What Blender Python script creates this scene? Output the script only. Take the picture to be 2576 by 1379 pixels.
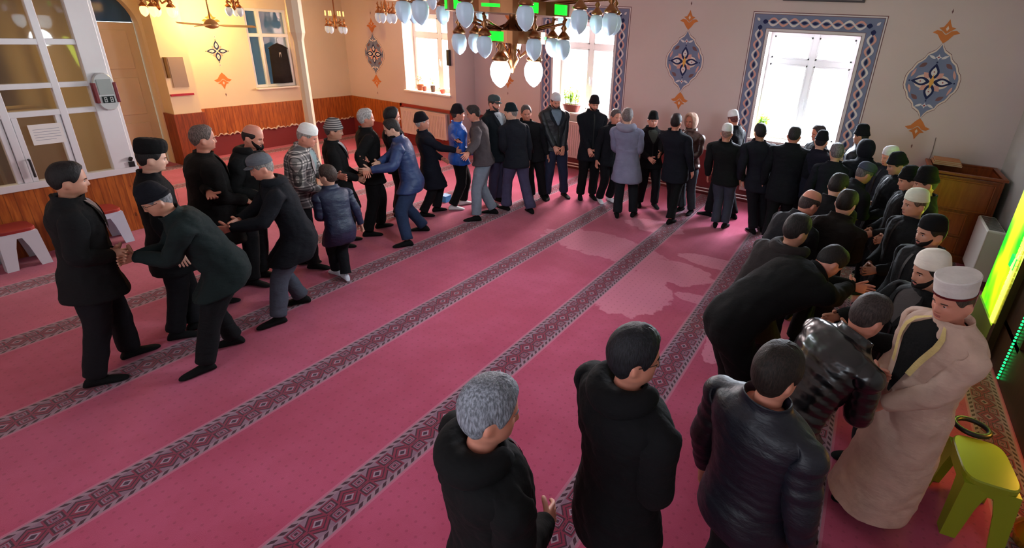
import bpy, math, random
import numpy as np
from mathutils import Vector, Matrix
random.seed(7)
C = bpy.context.scene.collection
SC = bpy.context.scene
for o in list(bpy.data.objects): bpy.data.objects.remove(o, do_unlink=True)

# ------------------------------------------------------------------ camera
CH = 2.85
YAW, PIT, ROL, F, CX, CY = -.4871, .3953, -.0587, 1285., 1457.3, 609.9
def _cam():
    c1, s1, c2, s2, c3, s3 = math.cos(YAW), math.sin(YAW), math.cos(PIT), math.sin(PIT), math.cos(ROL), math.sin(ROL)
    fwd = np.array([s1*c2, c1*c2, -s2]); right = np.array([c1, -s1, 0.]); down = np.cross(fwd, right)
    return right*c3+down*s3, -right*s3+down*c3, fwd
CR, CD, CF = _cam()
cam = bpy.data.objects.new('camera', bpy.data.cameras.new('camera')); C.objects.link(cam)
cam.matrix_world = Matrix(((CR[0], -CD[0], -CF[0], 0), (CR[1], -CD[1], -CF[1], 0), (CR[2], -CD[2], -CF[2], CH), (0, 0, 0, 1)))
cam.data.sensor_width = 36; cam.data.lens = F/2576*36
cam.data.shift_x = (1288-CX)/2576; cam.data.shift_y = (CY-689.5)/2576
cam.data.clip_start = .05; cam.data.clip_end = 200
SC.camera = cam
def ray(x, y): return CR*(x-CX)/F + CD*(y-CY)/F + CF
def W(x, y, z):
    v = ray(x, y); t = (z-CH)/v[2]; return np.array([0, 0, CH])+t*v
# ------------------------------------------------------------------ look
vs = SC.view_settings
vs.view_transform = 'Standard'; vs.look = 'None'; vs.gamma = 1; vs.use_curve_mapping = False
vs.exposure = 0.8
try: SC.cycles.use_denoising = True; SC.cycles.max_bounces = 6; SC.cycles.sample_clamp_indirect = 6
except Exception: pass
wd = bpy.data.worlds.new('world'); SC.world = wd; wd.use_nodes = True
bgn = wd.node_tree.nodes['Background']
bgn.inputs[0].default_value = (.82, .92, 1.0, 1); bgn.inputs[1].default_value = 2.6
def light(kind, loc, energy, col, size=None, aim=None, sizey=None, spread=None, name='lamp_light'):
    l = bpy.data.lights.new(name, kind); l.energy = energy; l.color = col
    o = bpy.data.objects.new(name, l); C.objects.link(o); o.location = loc
    if kind == 'AREA':
        l.size = size
        if sizey: l.shape = 'RECTANGLE'; l.size_y = sizey
        if spread: l.spread = spread
    elif size: l.shadow_soft_size = size
    if aim is not None:
        o.rotation_euler = (Vector(aim)-Vector(loc)).to_track_quat('-Z', 'Y').to_euler()
    return o
DAY = (.80, .88, 1.0)
light('AREA', (-8.95, 9.95, 2.4), 520, (1, .70, .50), 1.8, (-8.4, 4, .4), 2.2, name='daylight')
light('AREA', (-5.3, 10.6, 2.45), 820, (1, .84, .84), 1.9, (-4.6, 4, .3), 2.3, name='daylight')
light('AREA', (-1.05, 10.6, 2.45), 820, DAY, 1.9, (-1.4, 4, .3), 2.3, name='daylight')
light('AREA', (-1.9, -2.3, 2.7), 15, (.85, .80, 1.0), 3.0, (-4.0, 4.5, .4), 1.6, name='daylight')  # added soft fill, entering by the invented windows behind the camera
light('POINT', (-10.9, 5.62, 2.70), 50, (1, .60, .16), .10, name='lamp_light')
light('POINT', (-2.95, 4.05, 2.16), 48, (.80, .92, 1.0), .15, name='lamp_light')
light('AREA', (-9.8, 1.2, 3.0), 18, (1, .72, .35), .8, (-9.8, 1.2, 0), .8, name='lamp_light')

# ------------------------------------------------------------------ materials
def lin(c):
    return tuple(((v/255)/12.92 if v/255 <= .04045 else (((v/255)+.055)/1.055)**2.4) for v in c)
MATS = {}
class E_:
    """tiny expression builder for math nodes"""
    nt = None
    def __init__(s, v): s.v = v
    @staticmethod
    def op(o, *a):
        n = E_.nt.nodes.new('ShaderNodeMath'); n.operation = o
        for i, q in enumerate(a):
            if isinstance(q, E_): E_.nt.links.new(q.v, n.inputs[i])
            else: n.inputs[i].default_value = float(q)
        return E_(n.outputs[0])
    def __add__(s, o): return E_.op('ADD', s, o)
    def __sub__(s, o): return E_.op('SUBTRACT', s, o)
    def __rsub__(s, o): return E_.op('SUBTRACT', o, s)
    def __mul__(s, o): return E_.op('MULTIPLY', s, o)
    def __truediv__(s, o): return E_.op('DIVIDE', s, o)
    __radd__ = __add__; __rmul__ = __mul__
    def abs(s): return E_.op('ABSOLUTE', s)
    def fr(s): return E_.op('FRACT', s)
    def sin(s): return E_.op('SINE', s)
    def lt(s, o): return E_.op('LESS_THAN', s, o)
    def gt(s, o): return E_.op('GREATER_THAN', s, o)
    def mx(s, o): return E_.op('MAXIMUM', s, o)
    def mn(s, o): return E_.op('MINIMUM', s, o)
def newmat(name):
    m = bpy.data.materials.new(name); m.use_nodes = True; nt = m.node_tree
    return m, nt, nt.nodes['Principled BSDF']
def mixc(nt, fac, a, b):
    n = nt.nodes.new('ShaderNodeMix'); n.data_type = 'RGBA'
    if isinstance(fac, E_): nt.links.new(fac.v, n.inputs[0])
    elif hasattr(fac, 'links'): nt.links.new(fac, n.inputs[0])
    else: n.inputs[0].default_value = fac
    for k, q in ((6, a), (7, b)):
        if isinstance(q, tuple): n.inputs[k].default_value = (*q[:3], 1)
        else: nt.links.new(q, n.inputs[k])
    return n.outputs[2]
def noise(nt, scale, detail=3, vec=None, rough=.55):
    n = nt.nodes.new('ShaderNodeTexNoise'); n.inputs['Scale'].default_value = scale
    n.inputs['Detail'].default_value = detail; n.inputs['Roughness'].default_value = rough
    if vec is not None: nt.links.new(vec, n.inputs['Vector'])
    return n.outputs[0]
def ramp(nt, fac, lo, hi):
    n = nt.nodes.new('ShaderNodeMapRange'); n.interpolation_type = 'SMOOTHSTEP'
    nt.links.new(fac, n.inputs[0]); n.inputs[1].default_value = lo; n.inputs[2].default_value = hi
    return n.outputs[0]
def coords(nt, scale=None, kind='Object'):
    t = nt.nodes.new('ShaderNodeTexCoord').outputs[kind]
    if scale:
        mp = nt.nodes.new('ShaderNodeMapping'); mp.inputs['Scale'].default_value = scale
        nt.links.new(t, mp.inputs[0]); return mp.outputs[0]
    return t
def bump(nt, b, h, strength=.3, dist=.01):
    n = nt.nodes.new('ShaderNodeBump'); n.inputs['Strength'].default_value = strength; n.inputs['Distance'].default_value = dist
    nt.links.new(h, n.inputs['Height']); nt.links.new(n.outputs[0], b.inputs['Normal'])
def plain(name, col, rough=.6, var=.12, nscale=6, metal=0, bmp=0, bscale=40, emit=0, spec=None, trans=0, coat=0):
    if name in MATS: return MATS[name]
    m, nt, b = newmat(name); c = lin(col); v = coords(nt)
    f = noise(nt, nscale, 4, v)
    o = mixc(nt, f, tuple(x*(1-var) for x in c), tuple(min(1, x*(1+var)) for x in c))
    nt.links.new(o, b.inputs['Base Color'])
    b.inputs['Roughness'].default_value = rough; b.inputs['Metallic'].default_value = metal
    if spec is not None: b.inputs['Specular IOR Level'].default_value = spec
    if bmp: bump(nt, b, noise(nt, bscale, 3, v), bmp)
    if emit: b.inputs['Emission Color'].default_value = (*c, 1); b.inputs['Emission Strength'].default_value = emit
    if trans: b.inputs['Transmission Weight'].default_value = trans
    if coat: b.inputs['Coat Weight'].default_value = coat
    MATS[name] = m; return m
def cloth(col, kind='wool'):
    key = 'cloth_%s_%d_%d_%d' % ((kind,)+tuple(col))
    if key in MATS: return MATS[key]
    m, nt, b = newmat(key); c = lin(col); v = coords(nt)
    if max(col) < 60: c = tuple(x*.5 for x in c)
    f = noise(nt, 9, 5, v)
    o = mixc(nt, f, tuple(x*.75 for x in c), tuple(min(1, x*1.3) for x in c))
    if kind == 'plaid':
        E_.nt = nt
        sx = nt.nodes.new('ShaderNodeSeparateXYZ'); nt.links.new(v, sx.inputs[0])
        x, y, z = (E_(sx.outputs[i]) for i in range(3))
        h = (x*.75-y*.7)*11
        g1 = (h.fr()-.5).abs().lt(.24); g2 = ((z*11).fr()-.5).abs().lt(.24)
        g3 = ((z*11+.5).fr()-.5).abs().lt(.07); g4 = ((h+.5).fr()-.5).abs().lt(.07)
        o = mixc(nt, g1*.55, lin((196, 186, 180)), lin((26, 28, 40)))
        o = mixc(nt, g2*.6, o, lin((26, 28, 40)))
        o = mixc(nt, g3.mx(g4)*.8, o, lin((20, 20, 26)))
    if kind == 'knit':
        E_.nt = nt
        sx = nt.nodes.new('ShaderNodeSeparateXYZ'); nt.links.new(v, sx.inputs[0])
        o = mixc(nt, ((E_(sx.outputs[2])*42).fr()-.5).abs().lt(.2), o, lin((170, 165, 160)))
    nt.links.new(o, b.inputs['Base Color'])
    if kind == 'leather': b.inputs['Roughness'].default_value = .26; b.inputs['Specular IOR Level'].default_value = .75
    elif kind == 'nylon': b.inputs['Roughness'].default_value = .52
    else: b.inputs['Roughness'].default_value = .9; b.inputs['Specular IOR Level'].default_value = .25
    vv = coords(nt, (1, 1, 2.2))
    bump(nt, b, noise(nt, 7, 4 if kind != 'leather' else 2, vv), .55 if kind != 'leather' else .35, .025)
    MATS[key] = m; return m
def wallmat(name, col, rough=.85, stain=.05):
    if name in MATS: return MATS[name]
    m, nt, b = newmat(name); c = lin(col); v = coords(nt)
    o = mixc(nt, ramp(nt, noise(nt, .9, 5, v), .3, .75), tuple(x*(1-stain) for x in c), c)
    nt.links.new(o, b.inputs['Base Color']); b.inputs['Roughness'].default_value = rough
    bump(nt, b, noise(nt, 60, 3, v), .08, .004); MATS[name] = m; return m
def woodmat(name, c1, c2, axis='y', plank=.085, rough=.42):
    if name in MATS: return MATS[name]
    m, nt, b = newmat(name); E_.nt = nt; v = coords(nt)
    sx = nt.nodes.new('ShaderNodeSeparateXYZ'); nt.links.new(v, sx.inputs[0])
    p = E_(sx.outputs['xyz'.index(axis)])/plank
    cell = E_.op('FLOOR', p)
    vv = coords(nt, (14, 14, 1.6)); nn = noise(nt, 2.2, 6, vv)
    wn = nt.nodes.new('ShaderNodeTexWhiteNoise'); wn.noise_dimensions = '1D'; nt.links.new(cell.v, wn.inputs['W'])
    o = mixc(nt, ramp(nt, nn, .35, .68), lin(c1), lin(c2))
    o = mixc(nt, E_(wn.outputs[0])*.35, o, lin(c1))
    kn = nt.nodes.new('ShaderNodeTexVoronoi'); kn.inputs['Scale'].default_value = 1; nt.links.new(coords(nt, (6, 6, 3)), kn.inputs[0])
    o = mixc(nt, E_(kn.outputs[0]).lt(.09)*.8, o, tuple(x*.35 for x in lin(c1)))
    gap = (p.fr()-.5).abs().gt(.455)
    o = mixc(nt, gap*.6, o, tuple(x*.4 for x in lin(c1)))
    nt.links.new(o, b.inputs['Base Color']); b.inputs['Roughness'].default_value = rough
    MATS[name] = m; return m
def glassmat(name, col, alpha=.25, rough=.05):
    m, nt, b = newmat(name)
    b.inputs['Base Color'].default_value = (*lin(col), 1); b.inputs['Roughness'].default_value = rough
    b.inputs['Alpha'].default_value = alpha; b.inputs['Specular IOR Level'].default_value = .8
    MATS[name] = m; return m
def emitmat(name, col, s, dark=False):
    if name in MATS: return MATS[name]
    m, nt, b = newmat(name); c = lin(col)
    b.inputs['Base Color'].default_value = (*c, 1)
    f = noise(nt, 5, 2, coords(nt))
    nt.links.new(mixc(nt, f, tuple(x*.8 for x in c), c), b.inputs['Emission Color'])
    b.inputs['Emission Strength'].default_value = s; MATS[name] = m; return m

# ------------------------------------------------------------------ mesh helpers
class MB:
    def __init__(s): s.v = []; s.f = []; s.m = []; s.mats = []; s.loc = np.zeros(3)
    def mi(s, mat):
        if mat not in s.mats: s.mats.append(mat)
        return s.mats.index(mat)
    def add(s, pts): n = len(s.v); s.v.extend([tuple(map(float, p)) for p in pts]); return list(range(n, n+len(pts)))
    def face(s, f, m=0): s.f.append(tuple(f)); s.m.append(m)
    def bridge(s, a, b, m=0):
        n = len(a)
        for i in range(n): s.face((a[i], a[(i+1) % n], b[(i+1) % n], b[i]), m)
    def bridge_best(s, a, b, m=0):
        A = np.array([s.v[i] for i in a]); B = np.array([s.v[i] for i in b]); n = len(a)
        A = A-A.mean(0); B = B-B.mean(0); best = None
        for rev in (0, 1):
            Bi = b[::-1] if rev else b; Bp = B[::-1] if rev else B
            for k in range(n):
                d = ((A-np.roll(Bp, -k, 0))**2).sum()
                if best is None or d < best[0]: best = (d, Bi[k:]+Bi[:k])
        s.bridge(a, best[1], m); return best[1]
    def cap(s, r, m=0): s.face(r, m)
    def box(s, lo, hi, m=0, rot=None, piv=None):
        x0, y0, z0 = lo; x1, y1, z1 = hi
        P = [(x0, y0, z0), (x1, y0, z0), (x1, y1, z0), (x0, y1, z0), (x0, y0, z1), (x1, y0, z1), (x1, y1, z1), (x0, y1, z1)]
        if rot is not None: P = [tuple(rot @ (Vector(p)-Vector(piv))+Vector(piv)) for p in P]
        i = s.add(P)
        for f in ((0, 3, 2, 1), (4, 5, 6, 7), (0, 1, 5, 4), (1, 2, 6, 5), (2, 3, 7, 6), (3, 0, 4, 7)): s.face([i[k] for k in f], m)
    def tube(s, pts, rad, n=8, m=0, closed=False, caps=True):
        pts = [np.array(p, float) for p in pts]; rings = []; N = len(pts); up = None
        for k, p in enumerate(pts):
            if closed: d = pts[(k+1) % N]-pts[k-1]
            else: d = pts[min(k+1, N-1)]-pts[max(k-1, 0)]
            d = d/(np.linalg.norm(d)+1e-9)
            if up is None: up = np.array([0, 0, 1.]) if abs(d[2]) < .9 else np.array([1., 0, 0])
            x = np.cross(d, up); x /= np.linalg.norm(x)+1e-9; y = np.cross(x, d); up = y
            r = rad[k] if hasattr(rad, '__len__') else rad
            rings.append(s.add([p+r*(x*math.cos(a)+y*math.sin(a)) for a in np.arange(n)*2*math.pi/n]))
        for a, b in zip(rings, rings[1:]): s.bridge(a, b, m)
        if closed: s.bridge(rings[-1], rings[0], m)
        elif caps: s.cap(rings[0][::-1], m); s.cap(rings[-1], m)
        return rings
    def lathe(s, prof, c=(0, 0, 0), n=24, m=0, lobes=0, la=0.0, caps=True):
        rings = []
        for r, z in prof:
            rings.append(s.add([(c[0]+r*(1+la*math.cos(lobes*a))*math.cos(a), c[1]+r*(1+la*math.cos(lobes*a))*math.sin(a), c[2]+z) for a in np.arange(n)*2*math.pi/n]))
        for a, b in zip(rings, rings[1:]): s.bridge(a, b, m)
        if caps: s.cap(rings[0][::-1], m); s.cap(rings[-1], m)
    def sphere(s, c, r, n=12, m=0, sc=(1, 1, 1)):
        k = n//2; rings = []
        for i in range(1, k):
            t = math.pi*i/k
            rings.append(s.add([(c[0]+r*sc[0]*math.sin(t)*math.cos(a), c[1]+r*sc[1]*math.sin(t)*math.sin(a), c[2]+r*sc[2]*math.cos(t)) for a in np.arange(n)*2*math.pi/n]))
        for a, b in zip(rings, rings[1:]): s.bridge(a, b, m)
        t = s.add([(c[0], c[1], c[2]+r*sc[2]), (c[0], c[1], c[2]-r*sc[2])])
        for i in range(n):
            s.face((t[0], rings[0][i], rings[0][(i+1) % n]), m); s.face((t[1], rings[-1][(i+1) % n], rings[-1][i]), m)
    def poly(s, P, th, nrm, m=0):
        """extruded polygon (points in 3-D), thickness th along nrm"""
        nrm = np.array(nrm, float); a = s.add(P); b = s.add([np.array(p)+nrm*th for p in P])
        s.face(a, m); s.face(b[::-1], m); s.bridge(a, b, m)
    def build(s, name, mats, parent=None, smooth=False, sub=0, loc=None, fix=True, bevel=0, folds=0):
        me = bpy.data.meshes.new(name)
        L = np.array(loc if loc is not None else (0, 0, 0), float)
        V = np.array(s.v)-L
        me.from_pydata(V.tolist(), [], s.f)
        if not isinstance(mats, (list, tuple)): mats = [mats]
        for q in mats: me.materials.append(q)
        if len(mats) > 1: me.polygons.foreach_set('material_index', s.m)
        me.validate(); me.update()
        if fix:
            import bmesh
            bm = bmesh.new(); bm.from_mesh(me); bmesh.ops.recalc_face_normals(bm, faces=bm.faces); bm.to_mesh(me); bm.free()
        if smooth: me.polygons.foreach_set('use_smooth', [True]*len(me.polygons))
        o = bpy.data.objects.new(name, me); C.objects.link(o)
        if parent is not None: o.parent = parent
        elif loc is not None: o.location = loc
        if sub: md = o.modifiers.new('sub', 'SUBSURF'); md.levels = sub; md.render_levels = sub
        if folds:
            tx = bpy.data.textures.get('cloth_folds')
            if not tx: tx = bpy.data.textures.new('cloth_folds', 'CLOUDS'); tx.noise_scale = .11; tx.noise_depth = 2
            md = o.modifiers.new('folds', 'DISPLACE'); md.texture = tx; md.strength = folds; md.mid_level = .5; md.texture_coords = 'LOCAL'
        if bevel:
            md = o.modifiers.new('bevel', 'BEVEL'); md.width = bevel; md.segments = 2; md.limit_method = 'ANGLE'
        return o
def tag(o, label=None, cat=None, group=None, kind=None):
    if label: o['label'] = label
    if cat: o['category'] = cat
    if group: o['group'] = group
    if kind: o['kind'] = kind
    return o
def empty(name, loc, rz=0):
    o = bpy.data.objects.new(name, None); C.objects.link(o); o.location = loc; o.rotation_euler = (0, 0, rz)
    o.empty_display_size = .1; return o
def copy_tree(o, parent=None):
    c = o.copy(); C.objects.link(c); c.parent = parent
    for ch in list(o.children): copy_tree(ch, c)
    return c

# ------------------------------------------------------------------ the room
WY, WL, RX, GX, PX, BY, QX = 9.65, 9.0, -8.1, -11.6, -8.3, -1.6, 1.95   # far wall, far wall left bay, step, recess wall, partition, wall behind, qibla wall
M_wall = wallmat('wall_paint', (210, 194, 192)); M_cream = wallmat('cream_paint', (224, 212, 186))
M_red = wallmat('red_dado_paint', (128, 44, 48), .5); M_sill = plain('sill_white', (232, 230, 226), .35, .04)
M_pvc = plain('white_pvc', (222, 226, 228), .3, .04); M_pine = woodmat('pine_boards', (146, 74, 28), (190, 108, 44), 'y')
M_pinex = woodmat('pine_boards_x', (146, 74, 28), (190, 108, 44), 'x')
def carpet_mat():
    m, nt, b = newmat('prayer_carpet'); E_.nt = nt; co = coords(nt)
    sx = nt.nodes.new('ShaderNodeSeparateXYZ'); nt.links.new(co, sx.inputs[0]); x, y = E_(sx.outputs[0]), E_(sx.outputs[1])
    nlow = E_(noise(nt, 1.1, 5, co)); nmid = E_(noise(nt, 4.5, 4, co)); nfib = E_(noise(nt, 260, 2, co))
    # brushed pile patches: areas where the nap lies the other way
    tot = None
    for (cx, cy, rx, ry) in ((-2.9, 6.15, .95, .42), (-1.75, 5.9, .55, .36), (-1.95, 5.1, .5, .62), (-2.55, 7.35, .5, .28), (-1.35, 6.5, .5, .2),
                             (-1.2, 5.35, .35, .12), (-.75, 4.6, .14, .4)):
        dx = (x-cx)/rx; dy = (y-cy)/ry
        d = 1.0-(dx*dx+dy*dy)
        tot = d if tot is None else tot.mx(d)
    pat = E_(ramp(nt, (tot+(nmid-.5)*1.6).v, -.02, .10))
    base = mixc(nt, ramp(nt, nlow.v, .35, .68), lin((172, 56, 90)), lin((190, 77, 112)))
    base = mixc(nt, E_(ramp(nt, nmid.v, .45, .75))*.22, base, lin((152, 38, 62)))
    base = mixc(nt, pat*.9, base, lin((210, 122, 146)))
    # small woven dots
    g = .075
    dotx = ((x/g).fr()-.5)*g; doty = ((y/g).fr()-.5)*g
    dot = (dotx*dotx+doty*doty).lt(.0095*.0095)
    base = mixc(nt, dot*.3, base, lin((110, 22, 44)))
    # ornamental stripes; blue window sheen is painted into their grey-lilac ground
    P = 1.275
    d = (((x+1.05)/P+.5).fr()-.5)*P; ad = d.abs()
    per = .222
    v = (y/per); dv = ((v.fr())-.5).abs()*per; dw = (((v+.5).fr())-.5).abs()*per
    m1 = ad+dv*.8
    col = mixc(nt, nmid.lt(.5)*.3, lin((128, 98, 116)), lin((152, 122, 138)))
    navy, redc, pale, dark = lin((26, 22, 44)), lin((128, 30, 58)), lin((158, 134, 148)), lin((38, 22, 36))
    for lo, hi, c in ((.078, .09, dark), (.058, .078, redc), (.048, .058, dark), (.03, .048, redc), (.018, .03, pale), (0, .018, navy)):
        col = mixc(nt, m1.lt(hi)*m1.gt(lo), col, c)
    q = (ad-.045).abs().mx(dw*.8)
    for lo, hi, c in ((.034, .042, redc), (.026, .034, dark), (.014, .02, redc), (0, .008, dark)):
        col = mixc(nt, q.lt(hi)*q.gt(lo), col, c)
    # slanted edge teeth
    e = ((y+ad*1.1)/.062).fr()
    tooth = e.lt(.5)*ad.gt(.098)*ad.lt(.124)
    col = mixc(nt, ad.gt(.094), col, lin((150, 122, 134)))
    col = mixc(nt, tooth, col, dark)
    base = mixc(nt, ad.lt(.15)*ad.gt(.13)*.5, base, lin((196, 130, 150)))
    base = mixc(nt, ad.lt(.132), base, col)
    base = mixc(nt, nfib*.35, base, lin((120, 30, 56)))
    nt.links.new(base, b.inputs['Base Color']); b.inputs['Roughness'].default_value = .95
    b.inputs['Specular IOR Level'].default_value = .15
    b.inputs['Sheen Weight'].default_value = .25; b.inputs['Sheen Roughness'].default_value = .5
    h = (nfib+dot*-.6+pat*.5)
    bump(nt, b, h.v, .35, .012)
    return m
def struct(name, mb, mats, **k): return tag(mb.build(name, mats, **k), kind='structure')
mb = MB(); mb.box((-13.5, BY-.4, -.1), (3.2, 10.6, 0)); struct('floor', mb, carpet_mat())
mb = MB(); mb.box((RX, BY, 4.2), (3.0, 10.2, 4.35)); mb.box((-13.4, BY, 3.2), (RX, 9.6, 3.35)); mb.box((RX-.15, BY, 3.19), (RX+.01, 8.99, 4.3)); mb.box((RX-.15, 8.98, 3.19), (RX-.131, 9.6, 4.3))
struct('ceiling', mb, wallmat('ceiling_paint', (200, 196, 192)))
def wall_x(mb, y0, y1, xa, xb, z0, z1, holes):
    """wall slab between y0..y1 running along x with rectangular holes (x0,x1,z0,z1)"""
    x = xa
    for hx0, hx1, hz0, hz1 in sorted(holes):
        mb.box((x, y0, z0), (hx0, y1, z1)); mb.box((hx0, y0, z0), (hx1, y1, hz0)); mb.box((hx0, y0, hz1), (hx1, y1, z1)); x = hx1
    mb.box((x, y0, z0), (xb, y1, z1))
WA = (-9.63, -8.28, 1.31, 2.96); WB = (-5.98, -4.60, 1.20, 2.99); WC = (-1.75, -.35, 1.20, 2.99)
mb = MB(); wall_x(mb, WY, WY+.45, RX, QX+.2, 0, 4.3, [WB, WC]); struct('wall_far', mb, M_wall)
mb = MB(); wall_x(mb, WL, WL+.45, GX-.2, RX-.13, 0, 3.3, [WA]); mb.box((RX-.13, WL, 0), (RX, WY+.45, 4.3)); struct('wall_far_left', mb, M_wall)
# recess wall along y with the inner window
RW = (6.64, 7.56, 1.30, 2.88)
mb = MB()
mb.box((GX-.25, 4.83, 0), (GX, RW[0], 3.3)); mb.box((GX-.25, RW[0], 0), (GX, RW[1], RW[2])); mb.box((GX-.25, RW[0], RW[3]), (GX, RW[1], 3.3)); mb.box((GX-.25, RW[1], 0), (GX, WL+.1, 3.3))
struct('wall_left', mb, M_cream)
# wall with the arched doorway
mb = MB(); ax, ay, ar, az = GX+.02, 4.02, .76, 2.42
mb.box((ax-.27, 2.9, 0), (ax, ay-ar, 3.3)); mb.box((ax-.27, ay+ar, 0), (ax, 4.84, 3.3))
K = 20; top = [(ay+ar*math.cos(t), az+.72*math.sin(t)) for t in np.linspace(0, math.pi, K+1)]
for (y0, z0), (y1, z1) in zip(top, top[1:]):
    i = mb.add([(ax, y0, z0), (ax, y1, z1), (ax, y1, 3.3), (ax, y0, 3.3), (ax-.27, y0, z0), (ax-.27, y1, z1), (ax-.27, y1, 3.3), (ax-.27, y0, 3.3)])
    for f in ((0, 1, 2, 3), (4, 7, 6, 5), (0, 4, 5, 1), (2, 6, 7, 3)): mb.face([i[k] for k in f])
struct('wall_arch', mb, M_cream)
mb = MB(); mb.box((GX-.02, 4.83, 0), (GX+.36, 5.30, 3.3)); struct('wall_pilaster', mb, M_cream)
mb = MB(); mb.box((-13.4, 2.78, 0), (PX-.06, 2.9, 3.3)); mb.box((-11.9, BY, 0), (-11.7, 2.9, 3.3)); struct('wall_vestibule', mb, wallmat('vestibule_paint', (196, 172, 120)))
# right wall, and the unseen wall behind with two windows added for fill light
mb = MB(); mb.box((QX, 5.95, 0), (QX+.3, WY+.45, 4.3)); mb.box((QX, BY, 0), (QX+.3, 3.6, 4.3)); mb.box((QX, 3.6, 0), (QX+.3, 5.95, 4.3)); struct('wall_right', mb, wallmat('right_wall_paint', (190, 194, 190), .5, .12))
mb = MB(); wall_x(mb, BY-.3, BY, -11.9, QX+.3, 0, 4.3, [(-3.9, -2.2, 1.6, 3.2), (-1.7, 0.0, 1.6, 3.2)]); struct('wall_back', mb, M_wall)

# door with its blue lunette pane
mb = MB(); mb.box((ax-.26, ay-ar+.02, 0), (ax-.17, ay-.01, 2.52)); mb.box((ax-.26, ay+.01, 0), (ax-.17, ay+ar-.02, 2.52))
d1 = tag(mb.build('door_1', plain('door_beige', (200, 186, 160), .45, .05), bevel=.01), kind='structure')
mb = MB()
for y0 in (ay-ar+.1, ay+.1):
    for z0, z1 in ((.15, .8), (.95, 1.6), (1.75, 2.4)): mb.box((ax-.175, y0, z0), (ax-.155, y0+.5, z1))
mb.build('door_panel', MATS['door_beige'], d1, bevel=.012)
mb = MB(); P = [(ax-.2, ay+ar*.97*math.cos(t), 2.53+.6*math.sin(t)) for t in np.linspace(0, math.pi, 17)]; mb.poly(P, .02, (1, 0, 0))
mb.build('door_pane', plain('blue_glass', (44, 82, 126), .1, .3, 3), d1)
mb = MB(); mb.tube([(ax-.165, ay+.05, 1.05), (ax-.12, ay+.05, 1.05), (ax-.12, ay+.16, 1.05)], .01, 8); mb.build('door_handle', plain('steel', (170, 170, 172), .25, .05, metal=1), d1)

# dados: pine boards above a red painted base
def dado(name, lo, hi, m, bev=0): mb = MB(); mb.box(lo, hi); return struct(name, mb, m, bevel=bev)
dado('trim_1', (GX-.01, 5.3, .42), (GX+.03, WL, .97), M_pine)
dado('trim_2', (GX-.01, 5.3, 0), (GX+.02, WL, .42), M_red)
dado('trim_3', (GX-.03, 4.80, 0), (GX+.40, 5.33, .97), woodmat('pine_dark', (116, 50, 20), (150, 72, 30), 'y'))
dado('trim_4', (GX, WL-.03, .42), (-9.84, WL+.01, .97), M_pinex)
dado('trim_5', (GX, WL-.02, 0), (RX+.02, WL+.01, .42), M_red)
dado('trim_6', (-3.92, WY-.02, 0), (-2.1, WY+.01, .86), M_red)
dado('trim_7', (RX+.005, WY-.02, 0), (-6.1, WY+.01, .86), M_red)
dado('trim_8', (-6.1, WY-.02, 0), (-3.92, WY+.01, .24), M_red)
dado('trim_9', (-2.1, WY-.02, 0), (QX, WY+.01, .86), M_red)
mb = MB()   # ragged sheet edging over the red base
pts = []
for k in range(120):
    y = 5.34+k*(WL-5.4)/119; z = .425+.018*math.sin(k*1.7)+.014*math.sin(k*.61)+random.uniform(-.012, .012)
    pts.append((GX+.045, y, z))
mb.tube(pts, [random.uniform(.007, .022) for _ in pts], 6)
struct('trim_10', mb, plain('torn_film', (206, 190, 180), .5, .2, 20), smooth=True)
# framed radiator niche under the first window
mb = MB(); x0, x1, z0, z1 = -9.84, -8.2, .22, .98
for lo, hi in (((x0, WL-.05, z1-.07), (x1, WL+.01, z1)), ((x0, WL-.05, z0), (x1, WL+.01, z0+.07)), ((x0, WL-.05, z0), (x0+.07, WL+.01, z1)), ((x1-.07, WL-.05, z0), (x1, WL+.01, z1))): mb.box(lo, hi)
struct('trim_11', mb, plain('red_wood', (142, 44, 34), .4, .1), bevel=.006)
def radiator(x0, x1, y, z0, z1, label, name='radiator'):
    m = plain('radiator_enamel', (214, 196, 192), .35, .05)
    mb = MB(); mb.box((x0, y-.10, z0), (x1, y-.03, z1)); e = mb.build(name, m, bevel=.008)
    tag(e, label, 'radiator')
    mb = MB(); n = int((x1-x0)/.05)
    for k in range(n): xx = x0+.03+k*(x1-x0-.06)/n; mb.box((xx, y-.108, z0+.05), (xx+.012, y-.10, z1-.05))
    mb.build('fluted_front', m, e)
    mb = MB(); mb.box((x0-.005, y-.11, z1), (x1+.005, y-.02, z1+.015)); mb.build('top_grille', m, e)
    for xx in (x0+.15, x1-.15): mb = MB(); mb.box((xx, y-.08, z0-.03), (xx+.04, y+.03, z1-.1)); mb.build('bracket', MATS['steel'], e)
    return e
radiator(-9.74, -8.32, WL-.035, .30, .88, 'pale panel radiator framed in red wood beneath the window with small brown pots')
radiator(-5.95, -4.15, WY-.035, .27, 1.02, 'pale panel radiator below the patterned window holding a planter')
radiator(-1.75, -.35, WY-.035, .25, 1.0, 'pale panel radiator under the patterned window nearest the wooden lectern')
mb = MB(); m_pipe = plain('pipe_paint', (214, 190, 184), .35, .05)
for z in (.075, .135): mb.tube([(RX+.1, WY-.07, z), (.9, WY-.07, z)], .014, 8)
pp = tag(mb.build('heating_pipes', m_pipe, smooth=True), 'pair of thin pale heating pipes along the foot of the window wall', 'pipes')
for k in range(9): xx = RX+.4+k*1.02; mb = MB(); mb.box((xx, WY-.09, .055), (xx+.02, WY-.01, .155)); mb.build('pipe_clip', m_pipe, pp)

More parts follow.
